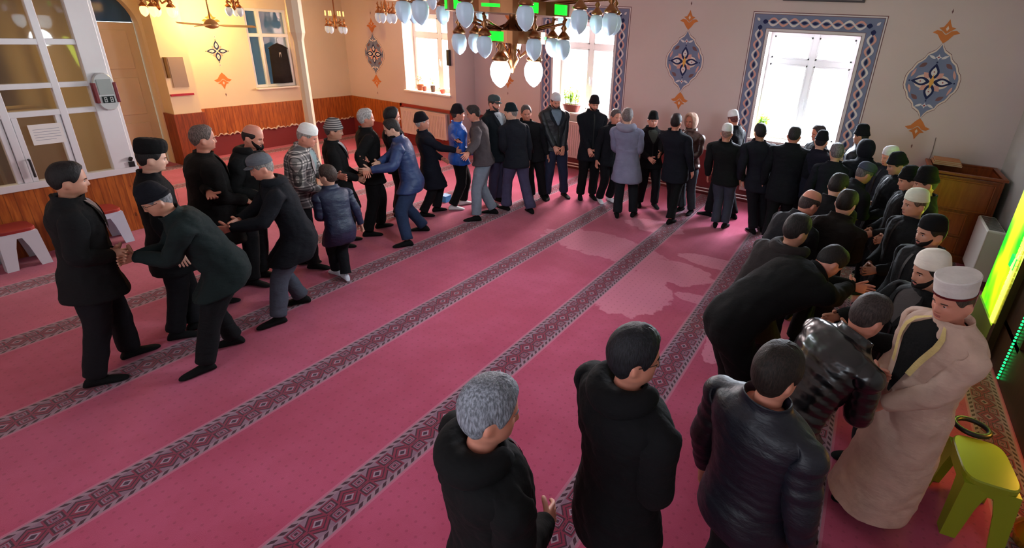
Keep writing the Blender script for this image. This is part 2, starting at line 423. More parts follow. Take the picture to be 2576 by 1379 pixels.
# windows
def win_frame(n, x0, x1, z0, z1, y, split=.55, trans=.74, side=1, pane=None, sill_y=None):
    fw = .06; mb = MB(); zt = z0+(z1-z0)*trans; xm = x0+(x1-x0)*split
    for lo, hi in (((x0, y, z0), (x0+fw, y+.07, z1)), ((x1-fw, y, z0), (x1, y+.07, z1)), ((x0-.001, y-.0015, z0-.001), (x1+.001, y+.0715, z0+fw)), ((x0-.001, y-.0015, z1-fw), (x1+.001, y+.0715, z1+.001)),
                   ((x0+.002, y-.005, zt-.045), (x1-.002, y+.075, zt+.045)), ((xm-.045, y-.0075, z0+.002), (xm+.045, y+.0775, z1-.002))): mb.box(lo, hi)
    for a, b in ((x0+fw, xm-.045), (xm+.045, x1-fw)):      # sash inner edges
        for c, d in ((z0+fw, zt-.045), (zt+.045, z1-fw)):
            for lo, hi in (((a, y-.012, c), (a+.03, y+.03, d)), ((b-.03, y-.012, c), (b, y+.03, d)), ((a, y-.012, c), (b, y+.03, c+.03)), ((a, y-.012, d-.03), (b, y+.03, d))): mb.box(lo, hi)
    w = tag(mb.build('window_%d' % n, M_pvc, bevel=.004), kind='structure')
    mb = MB(); mb.box((x0+fw, y+.035, z0+fw), (x1-fw, y+.041, z1-fw)); mb.build('window_pane', pane or MATS['clear_glass'], w)
    mb = MB(); sy = sill_y; mb.box((x0-.04, sy-.05, z0-.035), (x1+.04, y+.02, z0+.002)); mb.build('window_sill', M_sill, w, bevel=.006)
    mb = MB(); mb.box((xm-.02, y-.03, z0+.55), (xm+.02, y-.01, z0+.68)); mb.box((xm-.01, y-.055, z0+.6), (xm+.01, y-.03, z0+.73)); mb.build('window_handle', M_pvc, w)
    return w
glassmat('clear_glass', (235, 242, 245), .06, .02)
win_frame(1, *WA, WL+.33, .60, .74, sill_y=WL)
win_frame(2, *WB, WY+.33, .52, .74, sill_y=WY)
win_frame(3, *WC, WY+.33, .52, .74, sill_y=WY)
for n, (a, b) in ((5, (-3.9, -2.2)), (6, (-1.7, 0.0))):  # made-up windows behind the camera, openings for the added fill lamp
    mb = MB()
    for lo, hi in (((a, BY-.2, 1.6), (a+.06, BY-.14, 3.2)), ((b-.06, BY-.2, 1.6), (b, BY-.14, 3.2)), ((a, BY-.2, 1.6), (b, BY-.14, 1.66)), ((a, BY-.2, 3.14), (b, BY-.14, 3.2)), ((a+.8, BY-.2, 1.6), (a+.88, BY-.14, 3.2))): mb.box(lo, hi)
    struct('window_%d' % n, mb, M_pvc)
# the sky-bright courtyard outside the windows: pale ground and a neighbouring facade
mb = MB(); mb.box((-40, 10.7, -3.4), (30, 60, -3.2)); struct('ground_outside', mb, plain('snowy_ground', (226, 230, 236), .9, .05, 1))
mb = MB(); mb.box((-.9, 20, -3.2), (6, 27, 5.2)); oh = tag(mb.build('neighbour_house', plain('house_render', (176, 206, 224), .9, .05)), 'pale blue building seen hazily through the window nearest the lectern', 'building')
# inner window of the recess with dark blue panes and a hanging dark coat behind the opened sash
def inner_window():
    y0, y1, z0, z1 = RW; x = GX-.10; mb = MB(); ym = y0+.30; zt = z0+1.06; f = .055
    for a in ((x, y0, z0, x+.07, y0+f, z1), (x, y1-f, z0, x+.07, y1, z1), (x-.002, y0+.001, z0+.001, x+.072, y1-.001, z0+f), (x-.002, y0+.001, z1-f, x+.072, y1-.001, z1-.001), (x-.003, y0+.002, zt-.035, x+.075, y1-.002, zt+.035), (x-.004, ym-.035, z0+.002, x+.077, ym+.035, z1-.002)):
        mb.box(a[:3], a[3:])
    w = tag(mb.build('window_4', M_pvc, bevel=.004), kind='structure')
    mb = MB()
    for a, b, c, d in ((y0+f, ym-.035, z0+f, zt-.035), (y0+f, ym-.035, zt+.035, z1-f), (ym+.035, y1-f, zt+.035, z1-f), (ym+.035, y1-f, z0+f, zt-.035)): mb.box((x+.02, a, c), (x+.026, b, d))
    mb.build('window_pane', glassmat('dim_glass', (70, 110, 140), .45, .06), w)
    mb = MB(); mb.box((GX-.03, y0-.02, z0-.03), (GX+.10, y1+.02, z0)); mb.build('window_sill', M_sill, w, bevel=.005)
    mb = MB(); mb.box((GX-1.6, y0-1, .6), (GX-1.5, y1+1.5, 3.4)); struct('wall_beyond', mb, plain('teal_wall', (84, 122, 146), .7, .1, 2))
    mb = MB(); mb.box((GX-1.45, y0-.3, 1.75), (GX-1.35, y0+.35, 2.85)); struct('wall_beyond_strip', mb, plain('pale_strip', (196, 200, 176), .7, .08, 2))
    # dark coat on a hanger
    c = empty('hanging_coat', (GX+.05, 7.22, 2.2)); tag(c, 'dark coat on a hanger against the inner window of the left recess', 'coat')
    mb = MB(); pr = []
    for z, wy, dx in ((.0, .03, .015), (-.03, .12, .03), (-.08, .2, .04), (-.3, .21, .045), (-.6, .22, .05), (-.82, .23, .05)):
        pr.append(mb.add([(dx*math.sin(a)*(1+.25*math.sin(5*a)), wy*math.cos(a), z) for a in np.arange(20)*2*math.pi/20]))
    for a, b in zip(pr, pr[1:]): mb.bridge(a, b)
    mb.cap(pr[0]); mb.cap(pr[-1]); mb.build('coat_body', cloth((44, 40, 42)), c, smooth=True)
    mb = MB(); mb.tube([(0, -.22, -.1), (0, 0, .01), (0, .22, -.1)], .012, 8); mb.tube([(0, 0, .01), (0, 0, .1), (0, .03, .12), (0, .04, .09)], .005, 6); mb.build('hanger', plain('black_plastic', (22, 22, 24), .4, .1), c, smooth=True)
    mb = MB(); mb.box((.047, -.02, -.28), (.052, .02, -.18)); mb.build('paper_tag', plain('paper', (225, 225, 220), .8, .03), c)
inner_window()

# glazed partition at the left: pvc bars on a pine-clad parapet
mb = MB(); mb.box((PX-.06, BY, 0), (PX, 2.96, .80)); struct('wall_partition_base', mb, M_pine)
mb = MB(); mb.box((PX-.07, BY, .78), (PX+.03, 3.0, .86))
mb.box((PX-.06, 2.74, .86), (PX+.03, 2.96, 3.2)); mb.box((PX-.03, 2.96, .86), (PX, 3.0, 3.2))
for y in (2.44, 1.94, 1.30, .66, 0.02, -.62, -1.26): mb.box((PX-.05, y-.035, .86), (PX+.02, y+.035, 3.2))
for z, t in ((1.62, .032), (1.92, .03), (2.39, .032)): mb.box((PX-.05, BY, z-t), (PX+.018, 2.76, z+t))
for y0, y1 in ((1.98, 2.40), (1.34, 1.90)): mb.box((PX-.05, y0, .86), (PX+.01, y0+.05, 1.6)); mb.box((PX-.05, y1-.05, .86), (PX+.01, y1, 1.6))
pt = tag(mb.build('window_7', M_pvc, bevel=.005), kind='structure')
mb = MB(); mb.box((PX-.022, BY, .86), (PX-.016, 2.76, 3.2)); mb.build('window_pane', glassmat('partition_glass', (150, 140, 120), .16, .03), pt)
mb = MB(); mb.tube([(PX+.02, 2.0, 1.12), (PX+.05, 2.0, 1.12), (PX+.05, 2.0, .92)], .012, 8); mb.build('window_handle', plain('black_plastic', (22, 22, 24), .4, .1), pt)
mb = MB(); mb.box((PX+.012, 2.09, 1.27), (PX+.018, 2.38, 1.50)); nb = tag(mb.build('paper_notice', MATS['paper']), 'white sheet of paper taped inside a pane of the glazed partition', 'notice')
mb = MB()
for k in range(5): mb.box((PX+.0185, 2.12, 1.32+k*.03), (PX+.0195, 2.30 if k == 0 else 2.35, 1.325+k*.03))
mb.build('text_lines', plain('grey_ink', (150, 155, 165), .8, .02), nb)
# what stands in the vestibule behind the glass: folded curtains and a grey pillar
def curtain(x, y0, y1, z0, z1, label, col=(206, 170, 92)):
    mb = MB(); n = 60; a = []; b = []
    for k in range(n+1):
        y = y0+(y1-y0)*k/n; dx = .05*math.sin(k*1.35)+.015*math.sin(k*3.1); a.append((x+dx, y, z0)); b.append((x+dx*.8, y, z1))
    ia, ib = mb.add(a), mb.add(b); ic, id_ = mb.add([(p[0]-.012, p[1], p[2]) for p in a]), mb.add([(p[0]-.012, p[1], p[2]) for p in b])
    for k in range(n): mb.face((ia[k], ia[k+1], ib[k+1], ib[k])); mb.face((ic[k+1], ic[k], id_[k], id_[k+1])); mb.face((ia[k+1], ia[k], ic[k], ic[k+1])); mb.face((ib[k], ib[k+1], id_[k+1], id_[k]))
    return tag(mb.build('curtain', cloth(col), smooth=True), label, 'curtain')
curtain(-10.6, 1.35, 2.2, .9, 3.15, 'ochre curtain in deep folds behind the glazed partition, beside the grey post')
curtain(-10.6, -.2, 1.1, 1.3, 3.15, 'ochre curtain behind the glazed partition at the far left edge')
mb = MB(); mb.box((-10.0, 2.1, 0), (-9.84, 2.3, 3.2)); mb.box((-10.0, 1.2, 1.6), (-9.9, 2.3, 1.72)); tag(mb.build('grey_post', plain('grey_paint', (128, 122, 112), .6, .1), bevel=.01), 'grey square post with a crossbar behind the partition glass', 'post')
mb = MB(); mb.box((-10.3, 2.34, 0), (-9.7, 2.74, 1.45)); tag(mb.build('beige_cabinet', plain('beige_board', (186, 160, 120), .6, .08), bevel=.01), 'beige cabinet behind the glass beside the corner post of the partition', 'cabinet')

# wall things at the left
def wall_clock():
    e = empty('digital_wall_clock', (PX+.06, 2.87, 1.82)); tag(e, 'oval silver prayer-time clock with dark red sides hanging on the partition post', 'clock')
    mb = MB(); n = 28; r = []
    for x, s in ((-.03, .98), (0, 1), (.022, .94)):
        r.append(mb.add([(x, .115*s*math.copysign(abs(math.cos(a))**.8, math.cos(a)), .225*s*math.copysign(abs(math.sin(a))**.8, math.sin(a))) for a in np.arange(n)*2*math.pi/n]))
    for a, b in zip(r, r[1:]): mb.bridge(a, b)
    mb.cap(r[0]); mb.cap(r[-1]); mb.build('case', plain('silver_plastic', (190, 200, 200), .3, .05), e, smooth=False)
    mb = MB()
    for s in (-1, 1): mb.box((-.03, s*.10-.02, -.13), (.028, s*.10+.02, .11))
    mb.build('side_panel', plain('maroon_plastic', (112, 26, 38), .35, .08), e, bevel=.008)
    mb = MB(); mb.box((.02, -.06, -.13), (.03, .06, -.05)); mb.build('display', plain('black_display', (30, 40, 42), .15, .1), e)
    mb = MB()
    for yy in (-.045, .015):
        for z in (-.115, -.09, -.065): mb.box((.03, yy, z-.004), (.032, yy+.03, z+.004))
        mb.box((.03, yy, -.115), (.032, yy+.007, -.065)); mb.box((.03, yy+.024, -.115), (.032, yy+.031, -.065))
    mb.build('digit', plain('digit_grey', (190, 200, 200), .5, .02), e)
    mb = MB(); mb.box((.02, -.075, -.03), (.029, .075, .15)); mb.build('dial_plate', plain('dial_grey', (150, 164, 162), .3, .08), e, bevel=.01)
wall_clock()
e = MB(); e.box((GX+.36, 4.93, 1.45), (GX+.375, 5.18, 1.98)); tag(e.build('notice_board', plain('board_grey', (148, 132, 124), .7, .06)), 'grey notice board fixed flat to the front of the pilaster', 'notice board')
e = MB(); e.box((GX+.36, 4.84, 1.30), (GX+.40, 5.22, 1.335)); tag(e.build('red_strip', plain('red_plastic', (168, 26, 52), .4, .05)), 'thin red ledge on the pilaster below the notice board', 'ledge')
e = MB(); e.box((GX+.36, 4.86, 1.62), (GX+.40, 4.90, 1.98)); tag(e.build('thermometer', plain('dark_brass', (110, 80, 30), .4, .1, metal=.5)), 'narrow dark bar on the pilaster edge left of the notice board', 'thermometer')
e = MB(); e.box((-8.28, WL-.07, 1.95), (-8.2, WL, 2.28)); tag(e.build('wall_speaker', MATS['black_plastic'], bevel=.012), 'small black box on the wall at the right edge of the potted window', 'speaker')
e = MB(); e.tube([(PX+.03, 2.93, .95), (PX+.06, 2.93, .98)], .022, 10); e.box((PX+.02, 2.9, .86), (PX+.05, 2.96, .93)); tag(e.build('door_stopper', MATS['black_plastic']), 'small black fitting at the lower corner of the partition post', 'fitting')
e = MB(); e.box((-1.62, WY-.03, 3.455), (-.42, WY, 4.0)); pf = tag(e.build('picture_frame', plain('frame_dark', (54, 46, 48), .4, .1), bevel=.006), 'dark framed panel high above the window nearest the lectern', 'picture')
e = MB(); e.box((-1.58, WY-.034, 3.485), (-.46, WY-.029, 3.96)); e.build('panel', plain('frame_paper', (186, 176, 172), .6, .03), pf)
e = MB(); e.tube([(1.02, WY-.01, 1.6), (1.03, WY-.012, 1.4), (1.02, WY-.01, 1.15)], .006, 6); tag(e.build('wall_cable', plain('cable_grey', (120, 108, 104), .6, .05)), 'thin grey cable running down the wall above the lectern', 'cable')

# column of the gallery
cxp, cyp = RX, 5.42
col = MB(); col.lathe([(.11, 0), (.11, .1), (.085, .16), (.078, 2.44), (.082, 2.46), (.115, 2.56), (.118, 3.2)], (cxp, cyp, 0), 8)
struct('column', col, plain('column_paint', (228, 210, 178), .5, .04))

# painted ornaments on the walls
COL = dict(line=(120, 84, 86), cream=(226, 208, 198), slate=(118, 128, 160), navy=(22, 34, 84), peach=(216, 160, 150), orange=(206, 122, 62), red=(150, 40, 50), white=(222, 216, 218), gold=(230, 170, 80))
PM = {k: plain('paint_'+k, v, .8, .06) for k, v in COL.items()}
PK = list(COL)
def mirror(h): return h+[(-u, v) for u, v in h[::-1] if abs(u) > 1e-6]
HALF = [(0, 1), (.06, .90), (.16, .80), (.30, .74), (.40, .70), (.46, .60), (.56, .53), (.68, .47), (.74, .40), (.80, .30), (.90, .22), (.955, .12), (.96, .04)]
HALF = HALF+[(u, -v) for u, v in HALF[::-1]]
def leaf(c, L, Wd, ang, n=10):
    P = []
    for t in np.linspace(0, 1, n): P.append((t*L, Wd*math.sin(math.pi*t)**.9*(1.3-.6*t)))
    P = P+[(p[0], -p[1]) for p in P[::-1][1:-1]]
    ca, sa = math.cos(ang), math.sin(ang)
    return [(c[0]+x*ca-y*sa, c[1]+x*sa+y*ca) for x, y in P]
def ring2(c, L, Wd, ang, k=.62):
    return leaf(c, L, Wd, ang), leaf((c[0]+L*(1-k)*.5*math.cos(ang), c[1]+L*(1-k)*.5*math.sin(ang)), L*k, Wd*k, ang)
def palmette(m, put, v0, sgn):
    """lily shaped orange finial pointing away from the medallion"""
    O = PK.index('orange'); s = sgn
    def q(P): return [(u, v0+s*v) for u, v in P]
    put(q(mirror([(0, 0), (.05, .05), (.10, .12), (.17, .145), (.12, .18), (.06, .17), (.02, .13), (0, .12)])), 1, O)
    put(q(mirror([(0, .13), (.05, .17), (.105, .21), (.05, .225), (.02, .28), (0, .33)])), 1, O)
    put(q([(0, .17), (.02, .20), (0, .24), (-.02, .20)]), 2, PK.index('cream'))
    put(q([(0, .40), (.012, .43), (0, .47), (-.012, .43)]), 1, PK.index('line'))
def medallion(origin, axis, nrm, hw, hh, zc, label, strong=1, full=True):
    m = MB(); ax_ = np.array(axis, float); nr = np.array(nrm, float); o = np.array(origin, float)
    def put(P, layer, mi):
        q = [o+ax_*u+np.array([0, 0, zc+v])+nr*(.001+.0012*layer) for u, v in P]
        m.poly(q, .0009, nr, mi)
    ix = {k: i for i, k in enumerate(PK)}
    H = mirror(HALF)
    H = [p for i, p in enumerate(H) if i == 0 or (abs(p[0]-H[i-1][0])+abs(p[1]-H[i-1][1])) > 1e-6]
    if full:
        for s, l, c in ((1.10, 0, 'line'), (1.075, 1, 'cream'), (1.0, 2, 'slate')):
            put([(u*hw*s*.99, v*hh*(1+(s-1)*.8)) for u, v in H], l, ix[c])
        for sx in (-1, 1):
            for sy in (-1, 1):
                put(leaf((sx*.10*hw, sy*.62*hh), .30*hw, .05*hw, math.atan2(sy*.5, sx)), 3, ix['white'])
                put(leaf((sx*.82*hw, sy*.10*hh), .26*hh, .05*hw, math.atan2(sy, -sx*.35)), 3, ix['peach'])
                put(leaf((sx*.35*hw, sy*.50*hh), .34*hw, .08*hw, math.atan2(-sy*.6, sx*.8)), 3, ix['line'])
    put([(0, .42*hh), (.16*hw, .24*hh), (.55*hw, .14*hh), (.72*hw, 0), (.55*hw, -.14*hh), (.16*hw, -.24*hh), (0, -.42*hh), (-.16*hw, -.24*hh), (-.55*hw, -.14*hh), (-.72*hw, 0), (-.55*hw, .14*hh), (-.16*hw, .24*hh)], 3, ix['cream'])
    for sx in (-1, 1):
        for sy in (-1, 1): put(leaf((sx*.12*hw, sy*.10*hh), .34*hw, .11*hw, math.atan2(sy*.9, sx)), 4, ix['peach'])
    for ang, L, Wd in ((0, .74*hw, .14*hw), (math.pi, .74*hw, .14*hw), (math.pi/2, .46*hh, .155*hw), (-math.pi/2, .46*hh, .155*hw)):
        a, b = ring2((.05*hw*math.cos(ang), .04*hh*math.sin(ang)), L, Wd*1.25, ang, .56)
        put(a, 5, ix['navy']); put(b, 6, ix['white'])
        cxx = (.05*hw+L*.5)*math.cos(ang), (.04*hh+L*.5)*math.sin(ang)
        put([(cxx[0]+.03*hw*math.cos(t), cxx[1]+.03*hw*math.sin(t)) for t in np.arange(6)*math.pi/3], 7, ix['red'])
        tip = ((L+.10*hw)*math.cos(ang), (L+.10*hw)*math.sin(ang))
        put([(tip[0]+.035*hw*math.cos(t), tip[1]+.035*hw*math.sin(t)) for t in np.arange(8)*math.pi/4], 5, ix['navy'])
    for sy in (-1, 1):
        put([(.13*hw*(1 if k % 2 == 0 else .45)*math.cos(k*math.pi/4), sy*.66*hh+.13*hw*(1 if k % 2 == 0 else .45)*math.sin(k*math.pi/4)) for k in range(8)], 4, ix['white'])
        put([(.035*hw*math.cos(t), sy*.66*hh+.035*hw*math.sin(t)) for t in np.arange(6)*math.pi/3], 5, ix['red'])
    if strong:
        put([(-.07*hw, -.10*hh), (.09*hw, -.06*hh), (.07*hw, .11*hh), (-.08*hw, .06*hh)], 8, ix['gold'])
        put([(-.03*hw, -.24*hh), (.05*hw, -.10*hh), (.02*hw, .24*hh), (-.04*hw, .08*hh)], 7, ix['gold'])
    palmette(m, put, hh*1.02, 1); palmette(m, put, -hh*1.02, -1)
    return tag(m.build('painted_medallion', [PM[k] for k in PK]), label, 'wall ornament', 'painted medallions on the walls')
nF = (0, -1, 0)
medallion((.74, WY, 0), (1, 0, 0), nF, .345, .53, 2.40, 'blue and navy painted medallion with gold centre between lectern and nearest patterned window')
medallion((-3.15, WY, 0), (1, 0, 0), nF, .345, .53, 2.40, 'blue and navy painted medallion with gold centre between the two patterned windows')
medallion((-7.15, WY, 0), (1, 0, 0), nF, .345, .53, 2.40, 'blue painted medallion partly hidden behind the lowest chandelier lamps', 0)
medallion((-10.62, WL, 0), (1, 0, 0), nF, .33, .46, 2.03, 'narrow blue painted medallion left of the window with small brown pots', 0)
medallion((GX, 5.99, 0), (0, 1, 0), (1, 0, 0), .25, .40, 2.05, 'faded medallion without blue field on the yellow lit recess wall', 0, False)
def border(x0, x1, z1, zb, label, y=WY):
    """painted plait around three sides of a window"""
    m = MB(); ix = {k: i for i, k in enumerate(PK)}; wd_ = .235
    def put(P, layer, mi): m.poly([(u, y-.001-.0012*layer, v) for u, v in P], .0009, nF, mi)
    def rect(a, b, c, d, l, mi): put([(a, c), (b, c), (b, d), (a, d)], l, mi)
    for ins, l, c in ((-.035, 0, 'line'), (-.022, 1, 'white'), (-.004, 2, 'line'), (.006, 3, 'slate'), (wd_-.02, 4, 'line'), (wd_-.012, 5, 'white'), (wd_+.028, 6, 'line')):
        a, b, t = x0+ins, x1-ins, z1-ins; w = (wd_+.036)-ins
        rect(a, a+w, zb, t, l, ix[c]); rect(b-w, b, zb, t, l, ix[c]); rect(a+w, b-w, t-w, t, l, ix[c])
    mid = wd_*.5
    def run(p0, p1):
        d = np.array(p1)-np.array(p0); L = np.linalg.norm(d); d = d/L; nn = np.array([-d[1], d[0]]); n = max(2, round(L/.165)); pr = L/n
        N = n*10
        for s, c, l in ((1, 'peach', 7), (-1, 'white', 8)):
            P = []; Q = []
            for k in range(N+1):
                t = L*k/N; off = s*.052*math.sin(math.pi*t/pr)
                P.append(tuple(np.array(p0)+d*t+nn*(off+.017))); Q.append(tuple(np.array(p0)+d*t+nn*(off-.017)))
            for k in range(N): put([P[k], P[k+1], Q[k+1], Q[k]], l, ix[c])
        for k in range(n):
            c0 = np.array(p0)+d*(pr*(k+.5)-.048); put(leaf(tuple(c0), .096, .021, math.atan2(d[1], d[0])), 9, ix['navy'])
    run((x0+mid, zb), (x0+mid, z1-wd_)); run((x1-mid, zb), (x1-mid, z1-wd_)); run((x0+wd_, z1-mid), (x1-wd_, z1-mid))
    for sx, xx in ((1, x0+mid), (-1, x1-mid)):
        put(leaf((xx, z1-mid-.05), .09, .035, -math.pi/2), 9, ix['navy']); put(leaf((xx+sx*.03, z1-mid), .09, .035, 0 if sx > 0 else math.pi), 9, ix['navy'])
        put(leaf((xx-sx*.02, z1-mid+.01), .07, .02, math.pi*(.75 if sx > 0 else .25)), 9, ix['white'])
    return tag(m.build('painted_border', [PM[k] for k in PK]), label, 'wall ornament', 'plaited borders painted around windows')
border(-6.25, -4.33, 3.25, 1.06, 'painted blue plait border around the window behind the chandelier')
border(-2.02, -.08, 3.25, 1.06, 'painted blue plait border around the window nearest the lectern')

# ------------------------------------------------------------------ furniture and fittings
M_or = woodmat('lectern_wood', (150, 66, 24), (186, 92, 38), 'x', 10, .35)
def lectern():
    x0, x1, y0, y1, h = 1.00, 1.86, 8.72, 9.58, 1.24
    e = empty('preaching_lectern', ((x0+x1)/2, (y0+y1)/2, 0)); tag(e, 'orange-brown wooden preaching lectern with an open box top in the far right corner', 'lectern')
    L = (x0+x1)/2, (y0+y1)/2, 0
    mb = MB(); mb.box((x0, y0, .1), (x0+.03, y1, h)); mb.box((x1-.03, y0, .1), (x1, y1, h+.02)); mb.box((x0, y1-.03, .1), (x1, y1, h)); mb.build('side_panel', M_or, e, loc=L, bevel=.004)
    mb = MB(); mb.box((x0+.03, y0, .1), (x1-.03, y0+.03, h-.02)); mb.build('front_panel', M_or, e, loc=L)
    mb = MB()
    for a, b, c, d in ((x0+.06, x1-.1, .78, h-.07), (x0+.06, x1-.3, .4, .70), (x0+.06, x1-.3, .14, .34)):
        mb.box((a, y0-.012, c), (b, y0, d))
        for k in ((a-.02, y0-.02, c-.02, b+.02, y0+.01, c), (a-.02, y0-.02, d, b+.02, y0+.01, d+.02), (a-.02, y0-.02, c, a, y0+.01, d), (b, y0-.02, c, b+.02, y0+.01, d)): mb.box(k[:3], k[3:])
    mb.build('carved_panel', woodmat('lectern_panel', (170, 82, 30), (204, 112, 50), 'x', 10, .3), e, loc=L, bevel=.004)
    mb = MB()
    for k in ((x0-.03, y0-.03, h, x1+.03, y0+.03, h+.035), (x0-.03, y1-.03, h, x1+.03, y1+.03, h+.035), (x0-.03, y0, h, x0+.03, y1, h+.035), (x1-.03, y0, h, x1+.03, y1, h+.035)): mb.box(k[:3], k[3:])
    mb.build('top_rail', M_or, e, loc=L, bevel=.006)
    mb = MB(); mb.box((x0+.03, y0+.03, h-.28), (x1-.03, y1-.03, h-.25)); mb.build('tray', woodmat('tray_wood', (96, 46, 24), (120, 60, 32), 'x', 10), e, loc=L)
    mb = MB(); mb.box((x0-.05, y0-.05, 0), (x1+.05, y1, .1)); mb.build('plinth', M_or, e, loc=L, bevel=.006)
    return e
lectern()
for k in range(3):
    mb = MB(); z = 1.276+k*.022; mb.box((1.04+k*.008, 9.18+k*.01, z), (1.40-k*.012, 9.55-k*.012, z+.02)); b = mb.build('prayer_book', plain('book_pages', (206, 186, 160), .8, .06), bevel=.003)
    tag(b, ['tan-covered book at the bottom of the little pile on the lectern rim', 'tan-covered book in the middle of the little pile on the lectern rim', 'tan-covered book on top of the little pile on the lectern rim'][k], 'book', 'books on the lectern')
    mb = MB(); mb.box((1.035+k*.008, 9.175+k*.01, z+.017), (1.405-k*.012, 9.555-k*.012, z+.0225)); mb.build('cover', plain('book_cover', (186, 120, 70), .5, .1), b)
# pale upright heater beside the lectern
mb = MB(); i0 = [(1.62, 7.85, 0), (1.92, 7.85, 0), (1.92, 8.55, 0), (1.62, 8.55, 0)]
mb.box((1.66, 7.75, .12), (1.86, 8.5, .80)); ht = mb.build('panel_heater', plain('heater_white', (206, 200, 188), .4, .05), bevel=.02); tag(ht, 'tall pale panel heater standing against the right wall beside the lectern', 'heater')
mb = MB(); mb.box((1.70, 7.85, 0), (1.82, 7.93, .13)); mb.box((1.70, 8.3, 0), (1.82, 8.38, .13)); mb.build('foot', MATS['black_plastic'], ht)
mb = MB()
for k in range(12): mb.box((1.68, 7.80+k*.055, .80), (1.84, 7.83+k*.055, .806))
mb.build('grille', MATS['steel'], ht)

# prayer niche with its green glowing panel and strips of light
def niche():
    e = empty('prayer_niche', (1.75, 5.6, 0)); L = (1.75, 5.6, 0); tag(e, 'green glowing prayer niche frame with light strips at the right edge', 'prayer niche')
    mb = MB(); mb.box((1.62, 6.02, .30), (1.66, 6.80, 3.6))
    m, nt, b = newmat('green_glow_panel'); v = coords(nt); c1 = lin((110, 205, 6)); c2 = lin((18, 190, 10)); c3 = lin((196, 214, 10))
    f = ramp(nt, noise(nt, 2.6, 2, v), .44, .58); g = ramp(nt, noise(nt, 1.7, 2, coords(nt, (1, 1, .6))), .5, .7)
    o = mixc(nt, g, mixc(nt, f, c1, c2), c3); nt.links.new(o, b.inputs['Base Color']); nt.links.new(o, b.inputs['Emission Color']); b.inputs['Emission Strength'].default_value = 1.0
    mb.build('glowing_panel', m, e, loc=L)
    mb = MB(); mb.box((1.64, 6.80, .0), (1.94, 6.84, 3.6)); mb.box((1.60, 6.0, 0), (1.94, 6.80, .30)); mb.build('side_return', plain('green_frame', (120, 140, 50), .4, .1), e, loc=L)
    mb = MB()
    for k in range(34): z = .34+k*.058; mb.box((1.585, 5.98, z), (1.62, 6.08, z+.047))
    mb.build('light_strip', emitmat('yellow_led', (246, 244, 60), 2.4), e, loc=L)
    mb = MB()
    for z in (.92, 1.32, 1.75, 2.2): mb.box((1.575, 5.99, z), (1.625, 6.16, z+.12))
    mb.build('green_lamp', emitmat('green_led', (10, 235, 60), 1.6), e, loc=L)
    mb = MB(); mb.box((1.60, 5.90, 0), (1.66, 5.99, 3.6)); mb.box((1.66, 3.6, 0), (1.72, 5.92, .45)); mb.box((1.66, 5.28, .4), (1.74, 5.9, 3.6)); mb.box((1.92, 3.6, 0), (1.95, 5.95, 3.6)); struct('wall_niche', mb, woodmat('walnut', (34, 20, 14), (56, 34, 22), 'y', .3, .4))
    mb = MB()
    for k in range(60): z = .05+k*.034; mb.sphere((1.645, 5.42, z), .012, 6)
    mb.build('dotted_light_strip', emitmat('green_dots', (20, 230, 110), 1.8), e, loc=L)
    return e
niche()
light('AREA', (1.54, 6.0, 1.2), 9, (.75, 1, .12), .15, (.6, 4.2, .6), 1.6, name='led_light')
light('POINT', (1.60, 3.9, .75), 7, (1, .5, .05), .08, name='led_light')

# stools
def stool(x, y, rz, h, a, b, col, label, topcol=None, rings=True, group='plastic stools by the partition'):
    e = empty('plastic_stool', (x, y, 0), rz); tag(e, label, 'stool', group)
    m = plain('stool_%d%d%d' % col, col, .35, .05); mt = plain('seat_%d%d%d' % topcol, topcol, .4, .08) if topcol else m
    mb = MB(); n = 28
    def sq(ra, rb, z): return mb.add([(ra*math.copysign(abs(math.cos(t))**.45, math.cos(t)), rb*math.copysign(abs(math.sin(t))**.45, math.sin(t)), z) for t in np.arange(n)*2*math.pi/n])
    r = [sq(a*.96, b*.96, h), sq(a, b, h-.008), sq(a, b, h-.035), sq(a*.97, b*.97, h-.036)]
    for p, q in zip(r, r[1:]): mb.bridge(p, q)
    mb.cap(r[0]); mb.build('seat', mt, e)
    mb = MB(); r = [sq(a*.985, b*.985, h-.03), sq(a*.99, b*.99, h-.10), sq(a*.95, b*.95, h-.10), sq(a*.95, b*.95, h-.03)]
    for p, q in zip(r, r[1:]): mb.bridge(p, q)
    mb.build('apron', m, e)
    for sx in (-1, 1):
        for sy in (-1, 1):
            mb = MB(); rr = []
            for z, s, w in ((h-.04, .97, .17), (h*.55, 1.03, .13), (0, 1.12, .10)):
                cx, cy = sx*a*s, sy*b*s; w1 = w*a/.18
                P = [(cx, cy), (cx-sx*w1, cy), (cx-sx*w1, cy-sy*.012), (cx-sx*.02, cy-sy*.02), (cx-sx*.012, cy-sy*w1), (cx, cy-sy*w1)]
                rr.append(mb.add([(p[0], p[1], z) for p in P]))
            for p, q in zip(rr, rr[1:]): mb.bridge(p, q)
            mb.cap(rr[0]); mb.cap(rr[-1]); mb.build('leg', m, e)
    return e
stool(-8.10, 1.62, 0, .45, .17, .17, (206, 214, 222), 'white plastic stool with red seat standing left of the man in the black suit jacket', (150, 52, 48))
stool(-8.10, 2.42, 0, .45, .17, .17, (200, 216, 232), 'white plastic stool with red seat standing behind the two men shaking hands at far left', (160, 58, 50))
stool(-7.98, .98, .1, .45, .17, .17, (206, 214, 222), 'white plastic stool cut by the left edge of the photo', (150, 52, 48))
stool(1.17, 3.47, .1, .46, .15, .22, (140, 152, 34), 'plastic stool coloured with the yellow-green niche glow at the bottom right behind the robed man', None, group='plastic stool near the niche')  # yellow-green LED light is painted into the plastic's own colour
